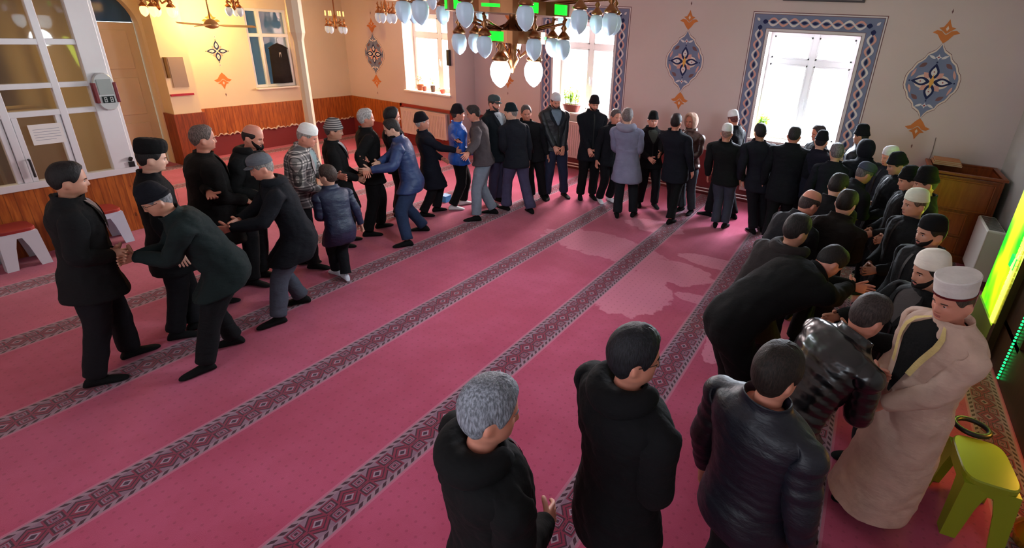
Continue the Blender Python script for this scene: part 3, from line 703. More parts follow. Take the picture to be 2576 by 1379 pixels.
mb = MB(); mb.tube([(1.13+.10*math.cos(t), 3.78+.085*math.sin(t), .475) for t in np.arange(20)*2*math.pi/20], .018, 8, closed=True)
tag(mb.build('black_hoop', MATS['black_plastic'], smooth=True), 'black ring lying on the far end of the yellow-green stool', 'ring')
e = empty('brass_stand', (1.52, 3.42, 0)); tag(e, 'yellow folding reading stand at the bottom right edge beside the yellow-green stool', 'stand')
m_g = plain('yellow_lacquer', (206, 186, 30), .3, .1)
mb = MB(); mb.tube([(-.12, .14, .46), (.12, -.1, .34)], .016, 8); mb.tube([(-.12, .10, .42), (.14, -.16, .30)], .016, 8); mb.tube([(-.1, .1, .44), (.04, 0, 0)], .014, 8); mb.tube([(.1, -.1, .33), (.0, .06, 0)], .014, 8); mb.build('folding_frame', m_g, e)
mb = MB(); mb.lathe([(.02, .01), (.09, .02), (.11, .12), (.07, .2), (.075, .21)], (0, -.02, 0), 16); mb.build('vessel', plain('brass_yellow', (214, 160, 30), .25, .2, metal=.7), e, smooth=True)
mb = MB(); mb.box((-6.02, 6.18, 0), (-5.88, 6.32, .10)); bb = mb.build('blue_box', plain('blue_board', (60, 150, 214), .5, .06), bevel=.006); tag(bb, 'small light blue box on the carpet behind the line of men', 'box')
mb = MB(); mb.box((-6.025, 6.175, .10), (-5.875, 6.325, .115)); mb.build('lid', MATS['blue_board'], bb)

# plants on the sills
def plant(x, y, z, w, d, h, pc, label, lh=.32, kind='trough', leafc=(150, 190, 40), leaves=70, group=None):
    e = empty('potted_plant', (x, y, z)); tag(e, label, 'plant', group)
    mb = MB(); n = 20; r = []
    for s, zz in ((.78, 0), (1, h*.9), (1.06, h*.92), (1.06, h), (.92, h), (.9, h*.8)): r.append(mb.add([(w*s*math.copysign(abs(math.cos(t))**(.5 if kind == 'trough' else 1), math.cos(t)), d*s*math.copysign(abs(math.sin(t))**(.5 if kind == 'trough' else 1), math.sin(t)), zz) for t in np.arange(n)*2*math.pi/n]))
    for a, b in zip(r, r[1:]): mb.bridge(a, b)
    mb.cap(r[0]); mb.cap(r[-1]); mb.build('pot', plain('pot_%d%d%d' % pc, pc, .6, .15), e)
    if lh:
        mb = MB(); rs = np.random.RandomState(int(abs(x)*100))
        stems = [(rs.uniform(-w*.7, w*.7), rs.uniform(-d*.6, d*.6), rs.uniform(.55, 1)*lh) for _ in range(max(4, leaves//10))]
        for sx, sy, sh in stems: mb.tube([(sx, sy, h*.8), (sx*1.15, sy*1.1, h+sh*.5), (sx*1.3+rs.uniform(-.02, .02), sy*1.2, h+sh)], .004, 5)
        mb.build('stem', plain('stem_green', (96, 130, 40), .6, .1), e)
        mb = MB()
        for k in range(leaves):
            sx, sy, sh = stems[k % len(stems)]; t = rs.uniform(.2, 1.05); c = np.array([sx*(1+.3*t), sy*(1+.2*t), h+sh*t]); a = rs.uniform(0, 6.28); l = rs.uniform(.05, .085); el = rs.uniform(-.3, .7)
            dx = np.array([math.cos(a)*math.cos(el), math.sin(a)*math.cos(el), math.sin(el)]); sd = np.array([-math.sin(a), math.cos(a), 0])*l*.32; up = np.array([0, 0, .006])
            i = mb.add([c, c+dx*l*.5+sd+up, c+dx*l, c+dx*l*.5-sd+up]); mb.face((i[0], i[1], i[2])); mb.face((i[0], i[2], i[3]))
        lm = plain('leaf_%d%d%d' % leafc, leafc, .5, .3, 20)
        if 'tl' not in lm:
            lm['tl'] = 1; nt = lm.node_tree; t_ = nt.nodes.new('ShaderNodeBsdfTranslucent'); t_.inputs[0].default_value = (*lin(leafc), 1); mx_ = nt.nodes.new('ShaderNodeMixShader'); mx_.inputs[0].default_value = .5
            nt.links.new(nt.nodes['Principled BSDF'].outputs[0], mx_.inputs[1]); nt.links.new(t_.outputs[0], mx_.inputs[2]); nt.links.new(mx_.outputs[0], nt.nodes['Material Output'].inputs[0])
        mb.build('foliage', lm, e)
    return e
plant(-5.56, WY+.13, 1.203, .20, .09, .15, (120, 60, 54), 'leafy yellow-green plant in a reddish trough on the sill of the window behind the chandelier', .36, leaves=260)
plant(-1.60, WY+.15, 1.203, .09, .09, .16, (226, 140, 40), 'yellow-green plant in an orange pot on the sill of the window nearest the lectern', .26, 'round', leaves=150)
plant(-9.33, WL+.16, 1.313, .10, .08, .13, (150, 84, 58), 'broad terracotta pot with a brown cactus on the potted window sill', .18, 'round', (140, 90, 60), 26)
plant(-9.16, WL+.12, 1.313, .05, .05, .10, (126, 60, 50), 'tiny dark red pot squeezed beside the broad terracotta pot', 0, 'round')
plant(-8.93, WL+.15, 1.313, .055, .055, .14, (70, 52, 48), 'dark pot with a wisp of pale green between brown pots on the sill', .22, 'round', (200, 206, 120), 30)
plant(-8.62, WL+.14, 1.313, .065, .06, .08, (168, 72, 60), 'low brick-red pot alone at the right end of the sill', 0, 'round')

# ceiling fan over the recess
e = empty('ceiling_fan', (-9.6, 4.95, 2.58)); tag(e, 'thin bladed ceiling fan on a rod above the yellow lit recess', 'fan')
mf = plain('fan_metal', (176, 140, 92), .35, .1, metal=.4)
mb = MB(); mb.tube([(0, 0, .08), (0, 0, .62)], .012, 8); mb.build('rod', mf, e, smooth=True)
mb = MB(); mb.lathe([(.02, .1), (.06, .08), (.10, .03), (.11, 0), (.09, -.03), (.03, -.05)], (0, 0, 0), 20); mb.build('motor', mf, e, smooth=True)
for k in range(3):
    a = k*2.094+1.35; mb = MB(); ca, sa = math.cos(a), math.sin(a)
    P = [(.09, -.02), (.2, -.055), (.62, -.06), (.66, 0), (.62, .06), (.2, .055), (.09, .02)]
    mb.poly([(p[0]*ca-p[1]*sa, p[0]*sa+p[1]*ca, .0+p[1]*.25) for p in P], .006, (0, 0, 1)); mb.build('blade', mf, e)

# chandeliers
M_brass = plain('aged_brass', (150, 98, 62), .28, .15, metal=.85); M_frost = plain('frosted_glass', (186, 206, 226), .3, .05, spec=.7, emit=.12)
M_lit = emitmat('lit_glass', (226, 244, 255), 7.0)
def shade_prof(s): return [(.022*s, .0), (.050*s, -.01*s), (.064*s, -.05*s), (.062*s, -.09*s), (.050*s, -.13*s), (.026*s, -.160*s), (.004*s, -.175*s)]
def lampholder(e, p, s, mat, ctr):
    """scrolled arm, brass cup with finial, hanging tulip glass"""
    p = np.array(p, float); c = np.array(ctr, float); d = p-c; d[2] = 0; L = np.linalg.norm(d); d = d/(L+1e-9)
    mb = MB()
    mb.tube([c+d*.05, c+d*L*.35+np.array([0, 0, -.05*s]), c+d*L*.75+np.array([0, 0, .0]), p+np.array([0, 0, .13*s]), p+d*.02+np.array([0, 0, .17*s])], [.011*s]*5, 7)
    h = mb.build('arm', M_brass, e, smooth=True, loc=e.location)
    mb = MB(); mb.lathe([(.004*s, .20*s), (.014*s, .185*s), (.006*s, .165*s), (.018*s, .145*s), (.010*s, .12*s), (.030*s, .09*s), (.014*s, .07*s), (.034*s, .045*s), (.060*s, .015*s), (.052*s, .0), (.02*s, .0)], p, 14)
    mb.build('lamp_holder', M_brass, e, smooth=True, loc=e.location)
    mb = MB(); mb.lathe(shade_prof(s), p, 20, lobes=5, la=.10, caps=False); mb.build('glass_shade', mat, e, smooth=True, loc=e.location)
def big_chandelier():
    c = (-2.95, 4.05); e = empty('mosque_chandelier', (c[0], c[1], 4.2)); tag(e, 'large three tiered brass chandelier with frosted tulip lamps and green glowing bands', 'chandelier')
    mb = MB(); mb.lathe([(.02, 4.19), (.09, 4.17), (.02, 4.10), (.018, 3.2), (.05, 3.12), (.08, 3.04), (.04, 2.96), (.03, 2.9), (.085, 2.84), (.10, 2.76), (.05, 2.72), (.035, 2.6), (.06, 2.56), (.03, 2.50), (.01, 2.44)], (*c, 0), 20); mb.build('stem', M_brass, e, smooth=True, loc=e.location)
    for R_, z, n, s, off, mat in ((.92, 2.985, 13, 1.0, .13, M_frost), (.47, 2.755, 7, 1.0, .35, M_frost), (.20, 2.55, 3, 1.3, .6, M_lit)):
        for k in range(n):
            a = off+k*2*math.pi/n; lampholder(e, (c[0]+R_*math.cos(a), c[1]+R_*math.sin(a), z), s, mat, (*c, z+.1))
        if n > 3:
            mb = MB(); q = R_*.62
            mb.lathe([(q, z-.05), (q+.012, z-.05), (q+.012, z+.05), (q, z+.05)], (*c, 0), 40); mb.build('ring_band', M_brass, e, loc=e.location)
            q += .013
            for k in range(12 if n > 8 else 3):
                mb = MB(); a0 = k*2*math.pi/(12 if n > 8 else 3)+.2; da = .26 if n > 8 else .7
                P = [(c[0]+q*math.cos(t), c[1]+q*math.sin(t)) for t in np.linspace(a0, a0+da, 6)]
                for (xa, ya), (xb, yb) in zip(P, P[1:]):
                    hh = .075 if k % 3 else .024; i = mb.add([(xa, ya, z+.0-hh/2), (xb, yb, z+.0-hh/2), (xb, yb, z+.0+hh/2), (xa, ya, z+.0+hh/2), ((xa-c[0])*.99+c[0], (ya-c[1])*.99+c[1], z+.0-hh/2), ((xb-c[0])*.99+c[0], (yb-c[1])*.99+c[1], z+.0-hh/2), ((xb-c[0])*.99+c[0], (yb-c[1])*.99+c[1], z+.0+hh/2), ((xa-c[0])*.99+c[0], (ya-c[1])*.99+c[1], z+.0+hh/2)])
                    for f in ((0, 1, 2, 3), (4, 7, 6, 5), (0, 4, 5, 1), (3, 2, 6, 7)): mb.face([i[j] for j in f])
                mb.build('green_light_band', emitmat('chandelier_green', (10, 240, 30), 2.2), e, loc=e.location)
    return e
big_chandelier()
def small_chandelier(x, y, z, n, R_, s, label, mat=None, cz=3.2, candles=False):
    e = empty('small_chandelier', (x, y, z)); tag(e, label, 'chandelier')
    mb = MB(); mb.lathe([(.012, cz-z), (.012, .2), (.03, .16), (.045, .08), (.02, 0), (.035, -.05), (.008, -.1)], (x, y, z), 12); mb.build('stem', M_brass, e, smooth=True, loc=e.location)
    for k in range(n):
        a = .4+k*2*math.pi/n; lampholder(e, (x+R_*math.cos(a), y+R_*math.sin(a), z-.05), s, mat or M_frost, (x, y, z+.05))
    if candles:
        mb = MB()
        for k in range(6): a = k*2*math.pi/6; mb.tube([(x+R_*.9*math.cos(a), y+R_*.9*math.sin(a), z+.16), (x+R_*.9*math.cos(a), y+R_*.9*math.sin(a), z+.26)], .014, 8)
        mb.build('candle_tube', emitmat('candle_warm', (250, 190, 110), 1.2), e, loc=e.location)
    return e
small_chandelier(-10.4, 4.62, 2.86, 5, .20, .9, 'small brass chandelier hanging in front of the pilaster in the recess', emitmat('warm_glass', (255, 206, 120), 2.0))
small_chandelier(-10.6, 5.92, 2.92, 3, .10, .9, 'small dark wall chandelier beside the inner window of the recess')
small_chandelier(-10.6, 8.02, 2.66, 4, .20, .85, 'small chandelier with glowing candle tubes between column and corner', None, 3.2, True)
small_chandelier(-9.1, 8.1, 2.98, 4, .16, 1.1, 'small chandelier hanging before the window with the small brown pots', None, 3.2)
small_chandelier(-6.9, 6.9, 3.25, 4, .2, 1.1, 'half-seen brass chandelier near the top edge left of the large chandelier', None, 4.2)

# ------------------------------------------------------------------ people
N = 48
TJ = np.arange(N)*2*math.pi/N
AJ = TJ-.35*np.sin(TJ)               # 0 = front, then the person's right side, back, left side
ZT = np.array([0, .006, .016, .034, .060, .090, .112, .128, .150, .170, .190, .205, .220, .233, .246, .262])
RXT = np.array([.014, .034, .049, .062, .0715, .0760, .0770, .0765, .0750, .0725, .0680, .0625, .0540, .0500, .0520, .0560])
FRT = np.array([.014, .036, .054, .071, .0850, .0925, .0945, .0905, .0900, .0905, .0890, .0870, .0860, .0640, .0400, .0420])
BKT = np.array([.018, .044, .062, .080, .0950, .1030, .1040, .1020, .0960, .0880, .0780, .0700, .0650, .0640, .0660, .0690])
def g_(x, c, w): return np.exp(-((x-c)/w)**2)
def wrap(a): return (a+math.pi) % (2*math.pi)-math.pi
def head_pt(a, z, off=0., bare=False, fat=1.):
    """local head surface: x right, y forward, z down from the crown -> (x, y, -z)"""
    a = wrap(np.asarray(a, float)); z = np.asarray(z, float)+0*a
    rx = np.interp(z, ZT, RXT)*(1+(fat-1)*np.clip((z-.1)/.1, 0, 1)); f = np.interp(z, ZT, FRT); b = np.interp(z, ZT, BKT)
    fy = np.where(np.cos(a) > 0, f, b)
    dx, dy = rx*np.sin(a), fy*np.cos(a)
    r = np.sqrt(dx*dx+dy*dy); e = np.zeros_like(r)+off
    if not bare:
        aa = np.abs(a)
        zz = np.clip((z-.118)/.050, 0, 1)
        e = e+g_(a, 0, .15)*np.where((z > .112) & (z < .176), .004+.021*zz, 0)*np.where(z > .168, .6, 1)
        e = e-g_(aa, .40, .17)*g_(z, .131, .010)*.010+g_(aa, .36, .30)*g_(z, .114, .007)*.004
        e = e+g_(aa, .62, .25)*g_(z, .158, .016)*.004
        e = e+g_(a, 0, .27)*(g_(z, .188, .006)*.005+g_(z, .199, .005)*.005-g_(z, .1935, .003)*.004)
        e = e+g_(a, 0, .30)*g_(z, .218, .010)*.006-g_(a, 0, .3)*g_(z, .207, .005)*.003
    k = (r+e)/np.maximum(r, 1e-6)
    return np.stack([dx*k, dy*k, -z], -1)
def unit(v): v = np.asarray(v, float); return v/(np.linalg.norm(v)+1e-12)
TT = np.array([-.20, -.12, 0, .12, .25, .40, .55, .68, .76, .82, .88, .94, .99, 1.03, 1.06])
TW = np.array([.150, .162, .166, .160, .156, .158, .165, .176, .186, .194, .197, .190, .160, .106, .064])
TF = np.array([.100, .112, .118, .115, .110, .108, .112, .118, .118, .114, .106, .092, .074, .058, .048])
TB = np.array([.125, .135, .132, .112, .100, .100, .106, .112, .114, .112, .106, .096, .082, .070, .062])
SHR = [8, 9, 10, 11, 12]   # shoulder rows within the ring table
class Person:
    def __init__(P, **k): P.__dict__.update(k)
def solve(p):
    """feet, head top -> joints"""
    s = p.s; f = np.array([math.cos(p.h), math.sin(p.h), 0.]); r = np.array([math.sin(p.h), -math.cos(p.h), 0.]); up = np.array([0, 0, 1.])
    T = np.array(p.top, float); feet = [np.array([*q[:2], 0.]) for q in p.feet]; fm = (feet[0]+feet[1])/2
    # which foot is right?
    if (feet[1]-feet[0])@r < 0: feet = feet[::-1]
    L = .305*s
    hd = T-np.array([*fm[:2], T[2]]); lean = float(hd[:2]@f[:2]); side = float(hd[:2]@r[:2])
    lean_n = lean/(.5*s)
    bx = -.28*max(0, lean-.12)
    pel = fm+f*bx+r*side*.45
    tilt = max(-.2, min(1.25, math.atan2(lean-bx, .45*s)))
    hax = unit(up*math.cos(tilt*.55+p.nod*.55)+f*math.sin(tilt*.55+p.nod*.55)+r*side*.25)
    yawd = p.turn; ff = f*math.cos(yawd)+r*math.sin(yawd)
    hf = unit(ff-hax*(ff@hax)); hr = np.cross(hf, hax)
    nb = T-hax*.262*p.hs-hf*.012-hax*.035
    d = nb-pel; dxy = math.hypot(d[0], d[1]); zz = math.sqrt(max(L*L-dxy*dxy, .0)) if dxy < L else 0.02
    pz = max(nb[2]-zz, .60*.52*s)
    pz = min(pz, .535*s)
    st2 = float(np.linalg.norm((feet[1]-feet[0])[:2]))/2; hz = min(.528*s, .085*s*.6+math.sqrt(max((.474*s)**2-st2*st2, .1)))*.985
    if pz < hz-.012:
        dz = nb[2]-hz; q = math.sqrt(max(L*L-dz*dz, 0)); u = unit(np.array([*(nb-fm)[:2], 0])*.6+f*.5)
        cand = nb-u*q; off_ = (cand-fm); off_[2] = 0; m_ = np.linalg.norm(off_)
        if m_ > .24: cand = fm+off_/m_*.24
        d = nb-cand; dxy = math.hypot(d[0], d[1]); pz = min(hz, nb[2]-(math.sqrt(L*L-dxy*dxy) if dxy < L else .02)); pel = cand
        tilt = math.atan2(float((nb-pel)@f), max(.05, nb[2]-pz))
    pel = np.array([pel[0], pel[1], pz])
    p.f, p.r, p.pel, p.nb, p.hax, p.hf, p.hr, p.T, p.L = f, r, pel, nb, hax, hf, hr, T, np.linalg.norm(nb-pel)
    ch = unit(nb-pel); t0 = unit(ch*.75+up*.6); p.c1 = pel+t0*p.L*.45; p.t0 = t0
    p.knee = []; p.ank = []; ll = .238*s
    for sg, ft in ((-1, feet[0]), (1, feet[1])):
        hp = pel+r*sg*.088-t0*.03; an = ft-f*.045+up*.075; v = an-hp; D = np.linalg.norm(v)
        if D > 2*ll*.995: l2 = D/1.99
        else: l2 = ll
        hgt_ = math.sqrt(max(l2*l2-(D/2)**2, 0)); fr = unit(f-unit(v)*(f@unit(v)))
        p.knee.append(hp+v/2+fr*hgt_); p.ank.append(an)
    p.footpos = feet
def spine(p, t):
    t_ = np.clip(t, -.25, 1.0)
    if t < 0: return p.pel+p.t0*t*p.L, p.t0
    if t > 1:
        d = unit(p.nb-p.c1); return p.nb+unit(d+p.hax)*(t-1)*p.L, unit(d+p.hax)
    a = (1-t)**2*p.pel+2*t*(1-t)*p.c1+t*t*p.nb; d = unit((1-t)*(p.c1-p.pel)+t*(p.nb-p.c1)); return a, d
def section(p, t, off, w=1., belly=0., j=AJ, fold=0.):
    c, d = spine(p, t); r = p.r; fw = unit(np.cross(d, r)); fw = fw if fw@p.f > 0 or abs(fw@p.f) < .3 and fw[2] <= 0 else -fw
    sc = p.s/1.73
    W_ = (np.interp(t, TT, TW)*(w if t < 1 else 1)*sc+off); f_ = np.interp(t, TT, TF)*(w if t < 1 else 1)*sc+off+belly*math.exp(-((t-.25)/.3)**2); b_ = np.interp(t, TT, TB)*(w if t < 1 else 1)*sc+off
    sn, cs = np.sin(j), np.cos(j); fy = np.where(cs > 0, f_, b_)
    if fold:
        k = 1+fold*(np.sin(j*5+t*7)*.5+np.sin(j*9-t*13+p.seed)*.5); W_ = W_*k; fy = fy*k
    q = c+np.outer(W_*np.sign(sn)*np.abs(sn)**.9, r)+np.outer(fy*np.sign(cs)*np.abs(cs)**.95, fw)
    return q
def limb_ring(c, d, xr, rad, n, ell=1.):
    x = unit(xr-d*(xr@d)); y = np.cross(d, x); a = math.pi-(np.arange(n)+.5)*2*math.pi/n
    return [c+rad*(x*math.cos(t)*ell+y*math.sin(t)) for t in a]
def arm_joints(p, sg, tgt):
    c, d = spine(p, .90); sc = p.s/1.73; sh = c+p.r*sg*.165*sc*p.w+d*.0
    ua, fa = .292*sc, .262*sc; tgt = np.array(tgt, float); v = tgt-sh; D = np.linalg.norm(v); mxl = (ua+fa)*.985
    if D > mxl: tgt = sh+v/D*mxl; v = tgt-sh; D = mxl
    if D < .22: tgt = sh+unit(v)*.22; v = tgt-sh; D = .22
    a = (ua*ua-fa*fa+D*D)/(2*D); h = math.sqrt(max(ua*ua-a*a, 0)); pole = unit(p.r*sg*.55-p.f*.6+np.array([0, 0, -.75])); u = unit(v); po = unit(pole-u*(pole@u))
    return sh, sh+u*a+po*h, tgt
def torso_with_arms(mb, p, ts, off, w, belly, mat, armr, wr_end, fold=0., quilt=0., arms=None, hand=False, skinm=0, lobj=None):
    """rings at ts (must contain the shoulder rows), arm holes bridged to tubes"""
    rings = []
    rr = []
    for t in ts:
        o = off
        if quilt and t < .97: o = off+quilt*(.5+.5*math.cos(t*p.L*2*math.pi/.055))-quilt*.5
        rings.append(mb.add(section(p, t, o, w, belly, fold=fold if t < .8 else fold*.3)))
    si = [min(range(len(ts)), key=lambda i: abs(ts[i]-TT[k])) for k in SHR]
    hole = {}
    for sg, idx in ((1, range(12, 17)), (-1, range(31, 36))):
        for row in range(si[0], si[4]):
            for c in idx: hole[(row, c)] = sg
    for i in range(len(ts)-1):
        a, b = rings[i], rings[i+1]
        for c in range(N):
            if (i, c) in hole: continue
            mb.face((a[c], a[(c+1) % N], b[(c+1) % N], b[c]), mat)
    for sg, c0, c1 in ((1, 12, 17), (-1, 31, 36)):
        r0, r1 = si[0], si[4]
        loop = [rings[r0][c] for c in range(c0, c1+1)]+[rings[r][c1] for r in range(r0+1, r1)]+[rings[r1][c] for c in range(c1, c0-1, -1)]+[rings[r][c0] for r in range(r1-1, r0, -1)]
        sh, el, wr = arm_joints(p, sg, p.hands[0 if sg < 0 else 1])
        d1, d2 = unit(el-sh), unit(wr-el); out = p.r*sg
        xr = unit(np.cross(d1, np.array([0, 0, 1.]))) if abs(d1[2]) < .9 else p.f
        xr = p.f if abs(d1@p.f) < .8 else unit(np.cross(d1, p.r))
        ar = armr
        L1, L2 = np.linalg.norm(el-sh), np.linalg.norm(wr-el)
        seq = [(sh+out*.030+d1*.012, unit(out*.6+d1), ar[0]*1.02), (sh+out*.026+d1*.06, d1, ar[0])]
        n1 = 4 if not quilt else 7
        for k in range(1, n1): t = k/n1; seq.append((sh+(el-sh)*(.15+.80*t)+out*.012*(1-t), d1, ar[0]+(ar[1]-ar[0])*t))
        seq.append((el, unit(d1+d2), ar[1]*1.04))
        n2 = 4 if not quilt else 7
        for k in range(1, n2): t = k/n2; seq.append((el+(wr-el)*t*.95, d2, ar[1]+(ar[2]-ar[1])*t))
        seq.append((el+(wr-el)*wr_end, d2, ar[2]))
        prev = loop; first = True; x_prev = xr
        for k, (c, d, rad) in enumerate(seq):
            if quilt and 0 < k < len(seq)-1: rad *= (1.07 if k % 2 else .93)
            if fold and 1 < k < len(seq)-1: rad *= 1+.05*math.sin(k*2.3+p.seed)
            x_prev = unit(x_prev-d*(x_prev@d)); ring = mb.add(limb_ring(np.array(c), d, x_prev, rad*(p.s/1.73), 18))
            if first: mb.bridge_best(prev, ring, mat); first = False
            else: mb.bridge(prev, ring, mat)
            prev = ring
        if hand: make_hand(mb, p, prev, wr, d2, sg, x_prev, mat, p.hpose[0 if sg < 0 else 1])
        else:
            inner = mb.add(limb_ring(el+(wr-el)*(wr_end-.01), d2, x_prev, ar[2]*.80, 18)); 
            mb.bridge_best(prev, inner, mat)
    return rings
def make_hand(mb, p, prev, wr, d, sg, xr, mat, pose):
    """palm, four separate fingers and a thumb grown from the wrist ring of 18 points"""
    prevpts = [np.array(mb.v[i]) for i in prev]
    up = np.array([0, 0, 1.]); s = .98*p.s/1.73
    # x axis across the palm (thumb side +), n palm normal (palm faces -n ... curl towards pn)
    inward = -p.r*sg
    pn = unit({'in': inward, 'down': -up+inward*.2, 'up': up+inward*.3, 'body': -p.f*.9+inward*.3}[pose[0]]); pn = unit(pn-d*(pn@d))
    x = unit(np.cross(d, pn))
    if x@(up if pose[0] in ('in', 'body') else inward*1.0) < 0: x = -x          # thumb side: up, or towards the body
    curl = pose[1]
    def flat(c, w, th):
        P = []
        for k in range(9): u = -1+2*k/8; P.append(c+x*w*u-pn*th*(1-.35*u*u))
        for k in range(9): u = 1-2*k/8; P.append(c+x*w*u+pn*th*(1-.35*u*u))
        return P
    r1 = mb.add(flat(wr+d*.015*s, .030*s, .019*s)); r1o = mb.bridge_best(prev, r1, mat)
    # keep own order: r1 list order is canonical
    rs = [r1]
    for dist, w, th in ((.040, .037, .0175), (.062, .041, .016), (.092, .041, .0135)):
        q = mb.add(flat(wr+d*dist*s+pn*curl*.006*(dist/.09), w*s, th*s)); rs.append(q)
    # side towards the thumb is +x: indices 8, 9
    for a, b, lvl in ((rs[0], rs[1], 0), (rs[1], rs[2], 1), (rs[2], rs[3], 2)):
        for k in range(18):
            if lvl == 0 and k == 8: continue
            mb.face((a[k], a[(k+1) % 18], b[(k+1) % 18], b[k]), mat)
    # thumb
    base = [rs[0][8], rs[0][9], rs[1][9], rs[1][8]]
    td = unit(x*.75+d*.75+pn*.45); tx = unit(np.cross(td, pn)); c = wr+d*.030*s+x*.036*s; prv = base
    for L, rad in ((.028, .0135), (.050, .0125), (.068, .010)):
        cc = c+td*L*s+(pn*.010*curl+d*.006)*(L/.05); a_ = unit(np.cross(td, x)); 
        ring = [cc+rad*s*(tx*u+a_*v) for u, v in ((-1, -1), (1, -1), (1, 1), (-1, 1))]
        ri = mb.add(ring); prv = mb.bridge_best(prv, ri, mat)
    mb.face(prv, mat)
    # fingers
    last = rs[3]; lens = (.058, .074, .080, .070)
    for k in range(4):
        t = [last[2*k], last[2*k+1], last[2*k+2]]; bt = [last[17-2*k-2], last[17-2*k-1], last[17-2*k]]
        loop = t+bt; u = (-.75+.5*k); c0 = wr+d*.092*s+x*.041*s*u; cd = d.copy(); pos = c0.copy(); prv = loop
        L = lens[k]*s*.92
        ang = 0
        for seg, (fr, rad) in enumerate(((.12, .0098), (.40, .0098), (.30, .0088), (.18, .0068))):
            ang += (0, .55, .75, .45)[seg]*curl
            cd = unit(d*math.cos(ang)+pn*math.sin(ang)); pos = pos+cd*L*fr+x*u*.0025
            b_ = unit(np.cross(cd, x)); b_ = b_ if b_@pn > 0 else -b_
            R_ = rad*s
            ring = mb.add([pos-x*R_*.9-b_*R_, pos-b_*R_*1.15, pos+x*R_*.9-b_*R_, pos+x*R_*.9+b_*R_, pos+b_*R_*1.15, pos-x*R_*.9+b_*R_])
            mb.bridge(prv, ring, mat); prv = ring
        mb.face(prv, mat)
def legs_from(mb, p, ring, mat, off, rads, end, cap=True, fold=0.):
    """split the lowest torso ring into two leg tubes"""
    f0, b0 = np.array(mb.v[ring[0]]), np.array(mb.v[ring[24]])
    mids = mb.add([f0+(b0-f0)*t-p.t0*.035*math.sin(math.pi*t) for t in (.25, .5, .75)])
    for sg, idx, kn, an in ((1, list(range(0, 25)), p.knee[1], p.ank[1]), (-1, list(range(24, 49)), p.knee[0], p.ank[0])):
        loop = [ring[i % N] for i in idx]+(mids[::-1] if sg > 0 else mids)
        hp = p.pel+p.r*sg*.088-p.t0*.03; d1, d2 = unit(kn-hp), unit(an-kn); xr = p.r
        seq = [(hp+(kn-hp)*.26, d1, rads[0]), (hp+(kn-hp)*.5, d1, (rads[0]*.6+rads[1]*.4)), (hp+(kn-hp)*.78, d1, rads[0]*.2+rads[1]*.8), (kn, unit(d1+d2), rads[1]), (kn+(an-kn)*.25, d2, rads[2]), (kn+(an-kn)*.5, d2, rads[2]*.95), (kn+(an-kn)*.75, d2, rads[2]*.4+rads[3]*.6), (kn+(an-kn)*end, d2, rads[3])]
        prv = loop; first = True
        for k, (c, d, rad) in enumerate(seq):
            if fold: rad *= 1+fold*math.sin(k*2.1+sg+p.seed)
            rg = mb.add(limb_ring(c, d, xr, rad*(p.s/1.73), 28))
            if first: mb.bridge_best(prv, rg, mat); first = False
            else: mb.bridge(prv, rg, mat)
            prv = rg
        if cap: mb.face(prv, mat)
        else:
            inn = mb.add(limb_ring(kn+(an-kn)*(end-.02), d2, xr, rads[3]*.8, 28)); mb.bridge_best(prv, inn, mat)
def head_world(p, q, hs=None):
    q = np.asarray(q); k = p.hs
    return p.T+np.outer(q[:, 0]*k, p.hr)+np.outer(q[:, 1]*k, p.hf)+np.outer(q[:, 2]*k, p.hax)
SKINS = {'light': (214, 164, 142), 'tan': (186, 132, 108), 'ruddy': (208, 138, 116)}
def skin(nm):
    key = 'skin_'+nm
    if key in MATS: return MATS[key]
    m, nt, b = newmat(key); c = lin(SKINS[nm]); o = mixc(nt, noise(nt, 30, 4, coords(nt)), tuple(x*.86 for x in c), tuple(min(1, x*1.1) for x in c))
    nt.links.new(o, b.inputs['Base Color']); b.inputs['Roughness'].default_value = .5; b.inputs['Subsurface Weight'].default_value = .08; b.inputs['Subsurface Scale'].default_value = .01
    MATS[key] = m; return m
def shell(mb, p, zfun, off, z0=.0, nv=9, amp=.0, na=48, crown=True, a0=None, a1=None, lip=True, hard=False, th=.004):
    """a cap-like shell over the head from the crown down to zfun(a)"""
    full = a0 is None
    A = AJ if full else np.linspace(a0, a1, na)
    rings = []
    for i in range(nv+1):
        v = (i/nv) if i else .02
        Z = z0+(np.array([zfun(wrap(a)) for a in A])-z0)*v**.8
        o = off*(1 if hard else (1-max(0, (v-.62)/.38)**2*.9)) if not callable(off) else off(v)
        H = head_pt(A, np.maximum(Z, .001), 0, bare=True)
        nrm = H-np.array([0, 0, -.10]); nrm /= np.linalg.norm(nrm, axis=1)[:, None]
        nse = amp*(np.sin(A*7+i*2.1+p.seed)+np.sin(A*13-i*1.3+p.seed*2))*.5*(1-v**3)
        H = H+nrm*(o+nse)[:, None] if np.ndim(nse) else H+nrm*o
        rings.append(mb.add(head_world(p, H)))
    n = len(A)
    for a, b in zip(rings, rings[1:]):
        for c in range(n if full else n-1): mb.face((a[c], a[(c+1) % n], b[(c+1) % n], b[c]))
    if full: mb.face(rings[0][::-1])
    if lip and full:
        Z = np.array([zfun(wrap(a)) for a in A]); H = head_pt(A, Z-.004, -.004, bare=True); r = mb.add(head_world(p, H)); mb.bridge(rings[-1], r)
    return rings
def hairline(style):
    def f(a):
        aa = abs(a)
        if style == 'long': keys = ((0, .052), (.55, .058), (.85, .085), (1.15, .140), (1.35, .158), (1.5, .120), (1.72, .125), (1.95, .190), (2.4, .215), (3.2, .222))
        else: keys = ((0, .046), (.55, .052), (.85, .080), (1.15, .128), (1.35, .140), (1.5, .118), (1.75, .122), (1.95, .172), (2.4, .192), (3.2, .198))
        return float(np.interp(aa, [k[0] for k in keys], [k[1] for k in keys]))
    return f
